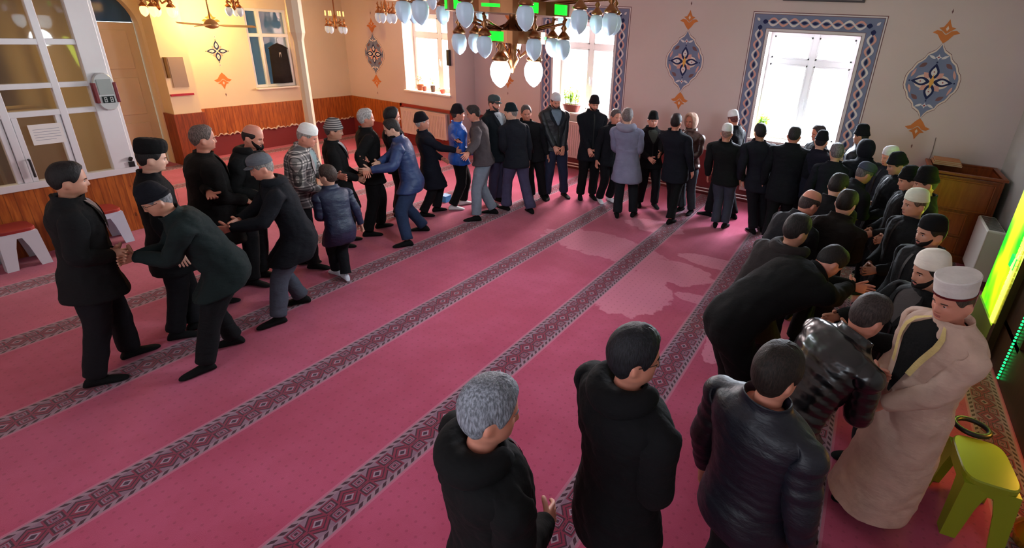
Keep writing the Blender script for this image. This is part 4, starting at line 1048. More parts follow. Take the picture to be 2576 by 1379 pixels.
def patch(mb, p, a0, a1, ztop, zbot, off, na=16, nz=6):
    """closed lens-shaped patch on the face (beard, brows, moustache)"""
    R_ = []
    for i in range(nz+1):
        v = i/nz; A = np.linspace(a0, a1, na); e = np.sin(math.pi*np.clip(v, .0, 1))*np.minimum(1, np.minimum(np.linspace(0, 1, na), np.linspace(1, 0, na))*8)
        Z = np.array([ztop(a)+(zbot(a)-ztop(a))*v for a in A]); H = head_pt(A, Z, 0)
        nr = H.copy(); nr[:, 2] = 0; nr /= np.linalg.norm(nr, axis=1)[:, None]+1e-9
        H = H+nr*(off*e-.001)[:, None]; R_.append(mb.add(head_world(p, H)))
    for a, b in zip(R_, R_[1:]):
        for c in range(na-1): mb.face((a[c], a[c+1], b[c+1], b[c]))
def headwear(p, body, kind, col):
    L = p.base; mb = MB(); m = cloth(col, 'knit' if kind == 'striped' else 'wool')
    if kind in ('beanie', 'striped', 'point'):
        top = .03 if kind != 'point' else .06
        shell(mb, p, lambda a: .088+.028*min(1, abs(a)/2.2)-.0, (lambda v: .010+top*max(0, 1-v*2.2)**2 if v < .5 else .012), amp=.002, hard=True)
        o = mb.build('beanie', m, body, smooth=True, sub=1, loc=L)
        mb = MB(); rr = []
        for z, of in ((-.026, .011), (-.024, .0155), (.000, .0155), (.002, .009)):
            Z = np.array([.088+.028*min(1, abs(wrap(a))/2.2)+z for a in AJ]); rr.append(mb.add(head_world(p, head_pt(AJ, Z, of, bare=True))))
        for a, b in zip(rr, rr[1:]): mb.bridge(a, b)
        mb.build('folded_brim', m, o, smooth=True, loc=L); return
    if kind == 'skull':      # rounded white prayer cap with upright side band
        for zt, zb, of, of2 in ((.0, 0, 0, 0),):
            rr = []
            for s, z, of in ((.05, -.016, 0), (.45, -.014, 0), (.72, -.006, 0), (.89, .008, .002), (.97, .028, .006), (1, .072, .007), (1, .079, .005), (.98, .075, 0)):
                H = head_pt(AJ, np.maximum(z+.0, .06 if z < .06 else z)+.02*np.clip(np.abs(wrap(AJ))/2.2, 0, 1)*(z > .05), of, bare=True)
                zz = H[:, 2].copy(); H[:, 0] *= s; H[:, 1] *= s; H[:, 2] = np.where(z < .06, -z, zz); rr.append(mb.add(head_world(p, H)))
            for a, b in zip(rr, rr[1:]): mb.bridge(a, b)
            mb.face(rr[0])
        mb.build('prayer_cap', m, body, smooth=True, loc=L); return
    if kind == 'flat':
        shell(mb, p, lambda a: .074+.026*min(1, abs(a)/2.2), (lambda v: .016+.010*math.sin(math.pi*min(1, v*1.3))), amp=.002, hard=True)
        o = mb.build('flat_cap', m, body, smooth=True, sub=1, loc=L)
        mb = MB(); A = np.linspace(-.95, .95, 15); r = []
        for e, zz in ((.006, .078), (.030, .083), (.052, .092), (.050, .097), (.028, .089), (.004, .086)):
            H = head_pt(A, np.full(15, zz)+.012*np.abs(A), e*np.cos(A*.9) if True else e, bare=True) if False else head_pt(A, np.full(15, .08), 0, bare=True)
            nr = H.copy(); nr[:, 2] = 0; nr /= np.linalg.norm(nr, axis=1)[:, None]; H = H+nr*(e*np.cos(A*1.4).clip(.15, 1))[:, None]; H[:, 2] = -(zz+.010*np.abs(A)); r.append(mb.add(head_world(p, H)))
        for a, b in zip(r, r[1:]):
            for c in range(14): mb.face((a[c], a[c+1], b[c+1], b[c]))
        mb.build('peak', m, o, smooth=True, loc=L); return
    if kind == 'fur':
        rr = []
        for s, z, of in ((.1, -.040, 0), (.7, -.044, 0), (.97, -.035, .012), (1.04, .0, .018), (1.02, .06, .018), (1, .085, .012), (.98, .082, 0)):
            H = head_pt(AJ, np.full(N, .08)+.0*AJ, of, bare=True); H[:, 0] *= s; H[:, 1] *= s; H[:, 2] = -(z+.012*np.cos(AJ)*(z > .05)*-1); rr.append(mb.add(head_world(p, H+np.random.RandomState(3).normal(0, .0012, H.shape))))
        for a, b in zip(rr, rr[1:]): mb.bridge(a, b)
        mb.face(rr[0]); mb.build('fur_hat', m, body, smooth=True, sub=1, loc=L); return
    if kind == 'turban':
        rr = []
        for s, z, of in ((.05, -.020, 0), (.8, -.020, .0), (1.00, -.019, .010), (1.03, -.013, .012), (1.0, .02, .012), (.985, .070, .010), (.98, .074, .007), (.97, .070, 0)):
            H = head_pt(AJ, np.full(N, .08), of, bare=True); H[:, 0] *= s; H[:, 1] *= s*1.02; H[:, 2] = -(z+.014*(1-np.cos(AJ))*.5*(z > .0)); rr.append(mb.add(head_world(p, H)))
        for a, b in zip(rr, rr[1:]): mb.bridge(a, b)
        mb.face(rr[0]); o = mb.build('turban', m, body, smooth=False, sub=0, loc=L)
        mb = MB(); rr = []
        for z, of in ((.066, .0125), (.079, .0115), (.080, .004)):
            H = head_pt(AJ, np.full(N, .08), of, bare=True); H[:, 2] = -(z+.007*(1-np.cos(AJ))); rr.append(mb.add(head_world(p, H)))
        for a, b in zip(rr, rr[1:]): mb.bridge(a, b)
        mb.build('red_edge', cloth((96, 18, 26)), o, smooth=True, loc=L); return
    if kind == 'hood':
        shell(mb, p, lambda a: float(np.interp(abs(a), (0, .7, .95, 1.15, 3.2), (.035, .05, .20, .275, .29))), (lambda v: .022+.016*math.sin(math.pi*v)), amp=.003, hard=True, nv=12, z0=-.0)
        mb.build('hood', m, body, smooth=True, sub=1, loc=L); return
def person(feet, top, heading, label, s=1.73, jacket=(22, 23, 28), jk='wool', trousers=(24, 24, 30), sock=(14, 14, 16), hat=None, hatc=(28, 28, 34), hair=(30, 24, 22), hairs='short',
           skn='light', hands=('side', 'side'), hem=-.30, nod=.1, turn=0., w=1.06, belly=0., beard=None, collar='stand', shirt=None, face=True, jfold=.012, quilt=0., glasses=False, flare=1.0, bell=0., robe=False, hoodcol=None, hs=1.0, sub=1, hpose=None, grp=None):
    if jk == 'leather' and not quilt: quilt = .0
    feet = [np.array(q, float)[:2] for q in feet]
    p = Person(s=s, h=heading, top=top, feet=feet, nod=nod, turn=turn, w=w, hs=hs*(1 if s > 1.5 else .93), seed=random.uniform(0, 9)); solve(p)
    fm = (p.footpos[0]+p.footpos[1])/2; p.base = np.array([fm[0], fm[1], 0.]); L = p.base
    # hand targets
    H = []; HP = []
    c, d = spine(p, .22)
    for k, (sg, spec) in enumerate(zip((-1, 1), hands)):
        if isinstance(spec, str):
            if spec == 'side': t = p.pel+p.r*sg*.25*w+p.f*.04-np.array([0, 0, .04])*s; HP.append(('in', .45))
            elif spec == 'fold': t = c+p.f*(.205+belly)+p.r*sg*.075-np.array([0, 0, .03]); HP.append(('body', .6))
            elif spec == 'low': t = c+p.f*(.20+belly)+p.r*sg*.07-np.array([0, 0, .15]); HP.append(('body', .5))
            elif spec == 'fwd': t = c+p.f*.42+p.r*sg*.05+np.array([0, 0, .10]); HP.append(('in', .5))
            elif spec == 'back': t = p.pel-p.f*.12+p.r*sg*.26*w; HP.append(('in', .45))
            elif spec == 'chest': t = spine(p, .6)[0]+p.f*(.22+belly)+p.r*sg*.06; HP.append(('body', .6))
            elif spec == 'reach': t = spine(p, .8)[0]+p.f*.46+p.r*sg*.10-np.array([0, 0, .12]); HP.append(('in', .4))
        else:
            v = np.array(spec, float)-spine(p, .9)[0]; t = np.array(spec, float)-unit(v)*.09; HP.append(('in', .55))
        H.append(t)
    p.hands = H; p.hpose = HP if hpose is None else hpose
    sk = skin(skn); lips = plain('lips', (168, 96, 88), .45, .05)
    # ---- body: one continuous surface from crown to ankles, hands and fingers included
    mb = MB(); ts = [.0, .12, .25, .40, .55, .68, .76, .82, .88, .94, .99, 1.03, 1.06]; ts = [-.12]+ts
    rings = torso_with_arms(mb, p, ts, -.012, w, belly*.8, 0, (.045, .034, .026), .985, hand=True)
    lo = rings[0]; legs_from(mb, p, lo, 0, 0, (.082, .058, .052, .036), 1.0)
    zs = [.262, .246, .233, .226, .218, .211, .205, .200, .1965, .193, .189, .184, .177, .171, .164, .155, .146, .138, .131, .124, .117, .110, .100, .088, .074, .060, .046, .034, .024, .014, .006]
    prev = rings[-1]
    earA = [j for j in range(N) if 1.52 < abs(wrap(AJ[j])) < 1.80]
    for k, z in enumerate(zs):
        H_ = head_pt(AJ, np.full(N, z), 0, fat=1+(w-1)*.8)
        # ears
        for j in earA:
            if .118 < z < .178:
                a = wrap(AJ[j]); o = .016*math.sin(math.pi*(z-.118)/.060)**.5*(1 if abs(a) > 1.6 else .45)
                H_[j, 0] += math.copysign(o, H_[j, 0]); H_[j, 1] -= o*.55
        rg = mb.add(head_world(p, H_))
        mi = 0
        for c_ in range(N):
            m_ = 1 if (.185 < z < .2045 and abs(wrap(AJ[c_]+.03)) < .27) else 0
            mb.face((prev[c_], prev[(c_+1) % N], rg[(c_+1) % N], rg[c_]), m_)
        prev = rg
    mb.face(prev, 0)
    body = mb.build('person', [sk, lips], None, smooth=True, sub=1, loc=L)
    tag(body, label, 'person', grp)
    # ---- face
    if face:
        for sg in (-1, 1):
            mb = MB(); q = head_pt(np.array([.385*sg]), np.array([.1315]), -.004)[0]; c_ = head_world(p, q[None])[0]
            mb.sphere(tuple(c_), .0118*p.hs, 12); eye = mb.build('eye', plain('eye_white', (214, 206, 200), .25, .03), body, smooth=True, loc=L)
            mb = MB(); mb.sphere(tuple(c_+p.hf*.0082+p.hr*sg*.0022), .0058*p.hs, 8); mb.build('iris', plain('iris_brown', (40, 24, 18), .2, .05), eye, smooth=True, loc=L)
            mb = MB(); patch(mb, p, .20*sg, .62*sg, lambda a: .1105+.006*abs(abs(a)-.36), lambda a: .1185+.004*abs(abs(a)-.36), .0045, 10, 3)
            mb.build('eyebrow', cloth(tuple(int(x*.9) for x in (hair if hair else (90, 80, 76)))), body, smooth=True, loc=L)
            mb = MB(); patch(mb, p, .24*sg, .54*sg, lambda a: .1225+.02*(abs(a)-.385)**2*8, lambda a: .1285+.0*a, .0095, 8, 3); mb.build('eyelid', sk, body, smooth=True, loc=L)
    if beard:
        bc, size = beard; mb = MB()
        zb = .232+.012*size
        patch(mb, p, -1.42, 1.42, lambda a: float(np.interp(abs(a), (0, .22, .32, .6, 1.0, 1.42), (.2035, .2035, .187, .177, .156, .118))), lambda a: float(np.interp(abs(a), (0, .6, 1.0, 1.42), (zb, zb-.002, .216, .166))), .0045+.008*size, 26, 7)
        patch(mb, p, -.36, .36, lambda a: .1785+.012*abs(a), lambda a: .1865+.022*abs(a), .007, 12, 3)
        mb.build('beard', cloth(bc), body, smooth=True, sub=1, loc=L)
    # ---- hair
    if hair and hat != 'hood':
        mb = MB(); th = .012 if hairs != 'long' else .017
        if hairs == 'bald':
            rr = []; A = np.linspace(1.0, 2*math.pi-1.0, 34)
            for v in np.linspace(0, 1, 6):
                Z = np.array([np.interp(abs(wrap(a)), (.9, 1.3, 2.2, 3.2), (.085, .075, .085, .095)) for a in A]); Zb = np.array([hairline('short')(wrap(a)) for a in A])
                H_ = head_pt(A, Z+(Zb-Z)*v, .006*math.sin(math.pi*min(1, max(v, .0)))+.0005, bare=True); rr.append(mb.add(head_world(p, H_)))
            for a, b in zip(rr, rr[1:]):
                for c_ in range(len(A)-1): mb.face((a[c_], a[c_+1], b[c_+1], b[c_]))
        else:
            shell(mb, p, hairline(hairs), th if not hat else .006, amp=.0028 if not hat else .0005, nv=12)
        hc = MATS.get('hair_%d_%d_%d' % hair)
        if not hc:
            hc, nt, b = newmat('hair_%d_%d_%d' % hair); v = coords(nt, (60, 60, 14)); f_ = noise(nt, 2.5, 4, v); cc = lin(hair)
            nt.links.new(mixc(nt, ramp(nt, f_, .35, .7), tuple(x*.5 for x in cc), tuple(min(1, x*1.5) for x in cc)), b.inputs['Base Color']); b.inputs['Roughness'].default_value = .62; b.inputs['Specular IOR Level'].default_value = .3; bump(nt, b, f_, .7, .006); MATS['hair_%d_%d_%d' % hair] = hc
        mb.build('hair', hc, body, smooth=True, sub=1, loc=L)
    if hat: headwear(p, body, hat, hatc)
    if glasses:
        mb = MB()
        for sg in (-1, 1):
            q = head_pt(np.array([.385*sg]), np.array([.134]), .012)[0]; c_ = head_world(p, q[None])[0]
            mb.tube([c_+p.hr*.024*math.cos(t)+p.hax*.017*math.sin(t) for t in np.arange(16)*2*math.pi/16], .0016, 5, closed=True)
            pts = [head_world(p, head_pt(np.array([a*sg]), np.array([.130]), o)[0][None])[0] for a, o in ((.66, .012), (.9, .007), (1.2, .006), (1.6, .012))]; mb.tube(pts, .0016, 5)
        a_, b_ = [head_world(p, head_pt(np.array([.15*sg]), np.array([.130]), .010)[0][None])[0] for sg in (-1, 1)]; mb.tube([a_, b_], .0016, 5)
        mb.build('glasses', MATS['black_plastic'], body, loc=L)
    # ---- trousers
    tr = cloth(trousers); mb = MB(); rg = [mb.add(section(p, t, .006, w, belly*.5)) for t in (.20, .12, 0, -.12)]
    for a, b in zip(rg, rg[1:]): mb.bridge(a, b)
    legs_from(mb, p, rg[-1], 0, 0, (.106*w, .082, .078+bell*.4, .078+bell), .97, cap=False, fold=.03)
    mb.build('trousers', tr, body, smooth=True, sub=1, loc=L, folds=.026)
    # ---- feet
    for k, sg in enumerate((-1, 1)):
        an = p.ank[k]; f = unit(p.f+p.r*sg*.18); r_ = np.array([f[1], -f[0], 0]); mb = MB(); rr = []; sc = s/1.73
        for y, hw, h_, z0 in ((-.075, .012, .02, .02), (-.07, .028, .05, .004), (-.045, .036, .088, 0), (-.01, .038, .105, 0), (.04, .040, .085, 0), (.09, .046, .062, 0), (.14, .048, .048, 0), (.175, .040, .036, .0), (.195, .022, .026, .005), (.20, .008, .018, .009)):
            c_ = np.array([an[0], an[1], 0])+f*y*sc
            rr.append(mb.add([c_+r_*hw*math.cos(t)*sc+np.array([0, 0, z0+(h_-z0)*(.5+.5*math.sin(t))]) for t in np.arange(14)*2*math.pi/14]))
        for a, b in zip(rr, rr[1:]): mb.bridge(a, b)
        mb.face(rr[0]); mb.face(rr[-1]); mb.build('sock', cloth(sock), body, smooth=True, sub=1, loc=L)
    # ---- jacket
    jm = cloth(jacket, jk); mb = MB()
    kk = (p.knee[0]+p.knee[1])/2; kd = unit(kk-p.pel); stride = abs(float((p.footpos[1]-p.footpos[0])@p.f))
    up_ts = [0, .08, .16, .25, .33, .40, .48, .55, .62, .68, .76, .82, .88, .94, .99, 1.03]
    if quilt: up_ts = sorted(set([round(x, 3) for x in np.arange(0, .74, .0235/p.L*1.16)]+[.76, .82, .88, .94, .99, 1.03]))
    rings = torso_with_arms(mb, p, up_ts, .022 if not robe else .026, w, belly, 0, (.074*w, .064*w, .050), 1.02 if not robe else 1.04, fold=jfold, quilt=quilt)
    # skirt
    prev = rings[0]; nsk = max(2, int(-hem*8))
    hemL = -hem*p.L; flr = flare
    for k in range(1, nsk+1):
        q = k/nsk; dist = hemL*q; mixd = unit(p.t0*-(1-q*.8)+kd*q)
        base = section(p, 0, .022+.012*q*flr, w, belly, fold=jfold*1.6)
        c0 = p.pel; rel = base-c0
        rad = 1+.035*q*flr
        fwc = rel@p.f; ltc = rel@p.r; fx = 1+.45*q*min(1, stride/.5)*min(1, hemL/.4)
        if robe: rad = 1+.16*q
        P_ = c0+mixd*dist+rel*rad+np.outer(fwc*(fx-1), p.f)
        for kn in p.knee:
            sg = 1 if kn is p.knee[1] else -1; h0 = p.pel+p.r*sg*.088-p.t0*.03; ax2 = kn-h0; l2 = ax2@ax2
            for i in range(N):
                u = min(1.15, max(0, ((P_[i]-h0)@ax2)/l2)); cp = h0+ax2*u; dv = P_[i]-cp; dd = np.linalg.norm(dv); need = (.112*w+.010)*p.s/1.73
                if dd < need: P_[i] = cp+dv/(dd+1e-6)*need
        rg = mb.add(P_); mb.bridge(prev, rg); prev = rg
    cen = np.array([mb.v[i] for i in prev]).mean(0)
    inn = mb.add([cen+(np.array(mb.v[i])-cen)*.9+np.array([0, 0, .02]) for i in prev]); mb.bridge(prev, inn)
    # collar
    prev = rings[-1]; rr = []
    ch = .036 if collar == 'stand' else .020
    for e, h_ in ((.006, ch*.6), (.010, ch), (.002, ch+.004), (-.006, ch*.4), (-.010, -.01)):
        c_, d_ = spine(p, 1.05); P_ = section(p, 1.05, .018+e, 1, 0); P_ = P_+d_*h_; rg = mb.add(P_); mb.bridge(prev, rg); prev = rg
    nm = 'robe' if robe else 'jacket'
    jo = mb.build(nm, jm, body, smooth=True, sub=sub, loc=L, folds=.012 if quilt else .028)
    if collar == 'hood':
        mb = MB(); c_, d_ = spine(p, 1.0); b_ = -unit(np.cross(d_, p.r)) ; fwv = p.f
        pts = []; rad = []
        for t in np.linspace(-2.3, 2.3, 15):
            pts.append(c_+p.r*math.sin(t)*.115-fwv*math.cos(t)*.10+d_*(.035+.015*abs(t)/2.3)-np.array([0, 0, 1.])*.03*math.cos(t*.6)); rad.append(.052*math.cos(t*.52)+.016)
        mb.tube(pts, rad, 12); mb.build('folded_hood', cloth(hoodcol or jacket, jk), jo, smooth=True, sub=1, loc=L)
    if not robe and not quilt:
        mb = MB(); rr = []
        for t in np.linspace(.0, .98 if not shirt else .60, 14): rr.append(mb.add(section(p, t, .030, w, belly, j=np.linspace(-.035, .035, 3))))
        for a, b in zip(rr, rr[1:]):
            for c_ in range(2): mb.face((a[c_], a[c_+1], b[c_+1], b[c_]))
        mb.build('front_placket', plain('placket_dark', (12, 12, 15), .5, .1), jo, smooth=True, loc=L)
    if shirt and not robe:
        for sg in (-1, 1):
            mb = MB(); rr = []
            for t in np.linspace(.60, 1.05, 8):
                q_ = (t-.60)/.45; hw = .02+.42*q_; A = sg*np.linspace(hw, hw+.10+.16*math.sin(math.pi*min(1, q_*1.2)), 4); rr.append(mb.add(section(p, t, .038 if t < 1 else .028, w, belly, j=A)))
            for a, b in zip(rr, rr[1:]):
                for c_ in range(3): mb.face((a[c_], a[c_+1], b[c_+1], b[c_]))
            mb.build('lapel', cloth(tuple(min(255, int(x*1.15)+3) for x in jacket), 'wool'), jo, smooth=True, loc=L)
    if shirt:
        mb = MB(); rr = []; tsx = np.linspace(.62 if not robe else .25, 1.06, 8)
        for t in tsx:
            hw = (.06 if not robe else .03)+.42*(t-tsx[0])/(1.06-tsx[0]); A = np.linspace(-hw, hw, 7); rr.append(mb.add(section(p, t, (.029 if not robe else .036) if t < 1 else .024, w, belly, j=A)))
        for a, b in zip(rr, rr[1:]):
            for c_ in range(6): mb.face((a[c_], a[c_+1], b[c_+1], b[c_]))
        mb.build('shirt_front', cloth(shirt), jo, smooth=True, loc=L)
        if robe:
            for sg in (-1, 1):
                mb = MB(); rr = []
                for t in np.linspace(.55, 1.07, 8):
                    hw = .03+.42*(t-.25)/.81; A = sg*np.linspace(hw, hw+.15, 5); q = section(p, t, .046 if t < 1 else .034, w, belly, j=A); rr.append(mb.add(q))
                for a, b in zip(rr, rr[1:]):
                    for c_ in range(4): mb.face((a[c_], a[c_+1], b[c_+1], b[c_]))
                mb.build('embroidered_lapel', cloth((214, 190, 128)), jo, smooth=True, loc=L)
    p.body = body; p.jo = jo
    return p
def view_heading(x, y): return math.atan2(y, x)
def folk(pxhead, z, rel, label, pxfeet=None, sep=.20, strd=0., at=None, **k):
    """a person from the pixel of the head top at height z; rel: 0 back to the lens, 90 facing picture right, 180 facing the lens"""
    T = W(*pxhead, z)
    if pxfeet: ft = [W(q[0], q[1], 0.0)[:2] for q in pxfeet]; g = np.mean(ft, 0) if len(ft) > 1 else ft[0]
    else: g = np.array(at) if at is not None else T[:2]; ft = None
    h = view_heading(*g)-math.radians(rel) if k.get('hd') is None else math.radians(k['hd']); k.pop('hd', None); f = np.array([math.cos(h), math.sin(h)]); r = np.array([f[1], -f[0]])
    if not pxfeet and at is None: g = g-f*k.pop('back', 0.02)
    else: k.pop('back', None)
    if not ft or len(ft) == 1: ft = [g-r*sep/2-f*strd/2, g+r*sep/2+f*strd/2]
    return person(ft, T, h, label, **k)

BLK, NAVY, INK, CHAR = (20, 20, 24), (26, 32, 50), (22, 26, 36), (34, 34, 38)
BR_HAIR, GREY_HAIR, WHITE_HAIR = (44, 34, 30), (112, 112, 116), (176, 172, 170)
sh12, sh46, sh1012, sh1415 = W(305, 665, .98), W(553, 592, .98), W(916, 438, 1.02), W(1163, 408, 1.02)
R3 = np.array([CR[0], CR[1], 0.])
# --- the line along the left
folk((165, 408), 1.79, 92, 'man with short black hair in a black suit jacket shaking hands at the far left', ((262, 965), (350, 893)), s=1.79, jacket=(24, 25, 27), shirt=(150, 140, 142), hair=(22, 18, 18), hands=(sh12+[.0, 0, .03], sh12), nod=.12, skn='tan', w=1.12, belly=.03, hem=-.42)
folk((360, 470), 1.57, -88, 'stooping man in dark green jacket, black cap and glasses shaking hands at far left', ((505, 940), (580, 870)), s=1.70, jacket=(26, 42, 42), trousers=(18, 20, 24), hat='beanie', hatc=(16, 18, 30), hair=GREY_HAIR, hands=(sh12+R3*.03, sh12+R3*.03), nod=.55, glasses=True, skn='tan', w=1.14, belly=.04, hem=-.45, flare=1.6)
folk((380, 360), 1.77, 88, 'young man in a tall black fur hat behind the stooping green-jacketed man', ((462, 850), (508, 825)), s=1.72, jacket=(17, 18, 22), hat='fur', hatc=(14, 13, 14), hair=(24, 20, 20), hands=('side', 'side'), nod=.22, hem=-.50, w=1.02)
folk((505, 315), 1.80, 84, 'stout man with cropped grey hair and open black coat, face lit orange', ((595, 725), (560, 765)), s=1.80, jacket=(26, 23, 20), shirt=(30, 30, 34), trousers=(16, 16, 18), hair=(104, 88, 82), hands=(sh46, 'fold'), nod=-.02, skn='ruddy', w=1.22, belly=.09, hem=-.62, collar='low')
folk((640, 315), 1.76, 120, 'balding bearded man in a black hooded jacket behind the man in the grey flat cap', ((660, 708),), s=1.76, jacket=(22, 22, 24), collar='hood', hair=(34, 26, 24), hairs='bald', beard=((34, 26, 24), .5), hands=('fold', 'fold'), nod=.25, skn='ruddy', hem=-.36)
folk((640, 390), 1.60, -90, 'bending man in grey flat cap, dark navy parka and grey trousers', ((690, 818), (752, 765)), s=1.72, jacket=(20, 23, 32), collar='hood', trousers=(66, 70, 82), hat='flat', hatc=(92, 94, 100), hair=(130, 124, 120), hands=(sh46+R3*.03, sh46+R3*.03), nod=.50, w=1.10, hem=-.55, flare=1.3, skn='ruddy')
folk((780, 315), 1.73, 105, 'man in white knitted cap and black-and-white plaid shirt', ((775, 665), (800, 676)), s=1.72, jacket=(120, 112, 112), jk='plaid', hat='skull', hatc=(226, 224, 220), hair=(150, 140, 134), trousers=(20, 20, 24), hands=('fwd', 'fold'), nod=.35, skn='ruddy', hem=-.18, w=1.12, belly=.05, shirt=(120, 140, 142))
folk((820, 415), 1.35, -25, 'small boy in a navy blue coat and white shoes beside the plaid shirt man', ((845, 690), (868, 703)), s=1.33, jacket=(24, 34, 62), jk='nylon', trousers=(16, 18, 26), sock=(196, 202, 214), hair=(60, 46, 40), hands=('fold', 'side'), nod=.05, hem=-.62, turn=-.5, quilt=.004)
folk((840, 302), 1.67, 95, 'man in a striped grey knitted hat and long black coat', ((868, 622), (884, 607)), s=1.67, jacket=(22, 21, 22), hat='striped', hatc=(78, 74, 76), hair=(70, 64, 62), shirt=(160, 160, 166), hands=('fold', 'fold'), nod=.22, skn='tan', hem=-.70)
folk((918, 273), 1.73, 80, 'elderly man with white hair in a black suit shaking hands with the blue-jacketed man', ((935, 594), (965, 573)), s=1.73, jacket=(22, 21, 23), trousers=(14, 14, 16), hair=WHITE_HAIR, hands=(sh1012, sh1012), nod=.0, skn='ruddy', shirt=(176, 178, 186), hem=-.32)
folk((985, 270), 1.76, 88, 'dark-haired man mostly hidden behind the blue-jacketed man', ((1010, 540),), s=1.76, jacket=(28, 26, 30), hair=(26, 22, 24), hands=('side', 'side'), nod=.1, skn='ruddy')
folk((975, 300), 1.62, -86, 'man in a blue winter jacket and jeans leaning in to shake hands', ((1018, 620), (1060, 582)), s=1.74, jacket=(30, 52, 96), jk='nylon', trousers=(36, 50, 78), hair=(40, 34, 32), hands=(sh1012+R3*.03, sh1012+R3*.03), nod=.32, w=1.08, hem=-.34, quilt=.006)
folk((1057, 285), 1.58, 82, 'short old man in a black skullcap and long navy coat', ((1072, 545), (1105, 532)), s=1.57, jacket=(26, 30, 48), hat='beanie', hatc=(26, 24, 36), hair=(170, 168, 170), hands=('fold', 'fwd'), nod=-.1, hem=-.78, shirt=(126, 146, 170), skn='ruddy')
folk((1152, 265), 1.66, 78, 'man in a bright blue and grey sports jacket with a dark cap', ((1146, 528), (1170, 515)), s=1.66, jacket=(20, 84, 176), jk='nylon', trousers=(14, 14, 18), sock=(200, 200, 204), hat='beanie', hatc=(36, 26, 34), hair=(60, 50, 50), hands=(sh1415, 'fold'), nod=.05, hem=-.22, skn='ruddy')
folk((1185, 265), 1.68, -85, 'man in brown jacket and light grey trousers bowing to the blue sports jacket', ((1192, 556), (1235, 538)), s=1.78, jacket=(70, 62, 66), trousers=(112, 120, 134), hair=(48, 42, 42), hands=(sh1415+R3*.03, sh1415+R3*.03), nod=.25, hem=-.14, w=1.06, skn='ruddy')
folk((1245, 240), 1.80, 130, 'tall man in a grey-green flat cap and dark coat behind the bowing man', ((1250, 512),), s=1.80, jacket=(26, 34, 42), hat='flat', hatc=(58, 70, 72), hair=(50, 44, 42), beard=((70, 56, 54), .4), shirt=(150, 160, 170), hands=('fold', 'side'), nod=.25, hem=-.40, skn='ruddy', trousers=(52, 48, 70))
folk((1283, 262), 1.72, -35, 'man in dark green knit cap, navy jacket and mauve-grey trousers mid-stride', ((1270, 527), (1332, 535)), s=1.73, jacket=(26, 30, 42), trousers=(64, 60, 86), hat='beanie', hatc=(20, 40, 48), hair=(120, 110, 106), hands=('fold', 'side'), nod=.2, turn=-.6, hem=-.30, bell=.015)
folk((1323, 265), 1.66, 170, 'grey cropped man in a black jacket standing next to the dark green knit cap', ((1352, 502),), s=1.66, jacket=(24, 26, 34), hair=(84, 76, 78), hands=('side', 'side'), nod=.05, skn='ruddy', hem=-.34)
folk((1400, 237), 1.83, 160, 'tall man in a white cap and dark leather jacket, hands clasped before the window', ((1376, 499), (1420, 496)), s=1.80, jacket=(28, 34, 44), jk='nylon', trousers=(34, 40, 62), hat='skull', hatc=(200, 198, 204), hair=(60, 48, 46), beard=((70, 50, 48), .3), shirt=(106, 122, 138), hands=('low', 'low'), nod=.55, hem=-.16, skn='ruddy', jfold=.02)
folk((1497, 243), 1.81, 165, 'bearded man in a burgundy-black knit cap and long black coat by the window', ((1460, 500), (1490, 500)), s=1.78, jacket=(20, 24, 34), trousers=(14, 14, 18), hat='beanie', hatc=(34, 20, 30), hair=(40, 30, 30), beard=((42, 32, 32), .4), hands=('low', 'low'), nod=.4, hem=-.42, skn='ruddy')
folk((1552, 275), 1.65, 150, 'man almost hidden behind the grey hooded coat, white socks showing', ((1522, 508),), s=1.65, jacket=(22, 24, 34), trousers=(18, 18, 24), sock=(200, 200, 204), hair=(90, 80, 80), hands=('side', 'side'), skn='ruddy', hem=-.34)
folk((1580, 272), 1.77, 5, 'person seen from behind in a light grey duffle coat with hood down', ((1552, 545), (1592, 543)), s=1.76, jacket=(116, 116, 140), collar='hood', hoodcol=(128, 126, 146), trousers=(28, 32, 40), hair=(112, 100, 100), hands=('fold', 'fold'), nod=.05, hem=-.62, flare=3.2, w=1.04, face=False)
folk((1645, 283), 1.65, 165, 'man in black knit cap and black vest facing the dark navy coat', ((1608, 518), (1646, 522)), s=1.64, jacket=(24, 20, 24), hat='beanie', hatc=(20, 18, 22), hair=(90, 80, 80), hands=('fwd', 'fold'), nod=.15, hem=-.28, skn='ruddy', shirt=(70, 76, 70))
folk((1703, 286), 1.72, 18, 'dark-haired man seen from behind in a dark navy coat facing the black vest', ((1686, 562), (1690, 535)), s=1.72, jacket=(26, 28, 42), trousers=(16, 16, 20), hair=(38, 26, 28), hands=('fwd', 'side'), nod=.12, hem=-.50, w=1.1, skn='ruddy')
folk((1740, 285), 1.68, -150, 'person with a beige hood up under a brown leather jacket', ((1722, 535),), s=1.66, jacket=(70, 44, 40), jk='leather', hat='hood', hatc=(190, 156, 140), hair=None, hands=('fold', 'side'), nod=.2, trousers=(60, 64, 70), hem=-.16, skn='ruddy')
folk((1843, 278), 1.78, -60, 'man in a white cap half hidden behind another white-capped man near the window', ((1775, 542), (1838, 548)), s=1.76, jacket=(22, 26, 36), hat='skull', hatc=(214, 214, 220), hair=(110, 60, 60), hands=('side', 'side'), nod=.45, hem=-.4, skn='ruddy', turn=.5)
folk((1832, 312), 1.66, 10, 'man in a white knitted cap, back turned, black jacket and grey trousers', ((1800, 570), (1822, 572)), s=1.66, jacket=(24, 27, 30), trousers=(54, 58, 72), hat='skull', hatc=(222, 222, 222), hair=(150, 120, 112), hands=('side', 'side'), nod=.18, hem=-.30, w=1.12, face=False, skn='ruddy')
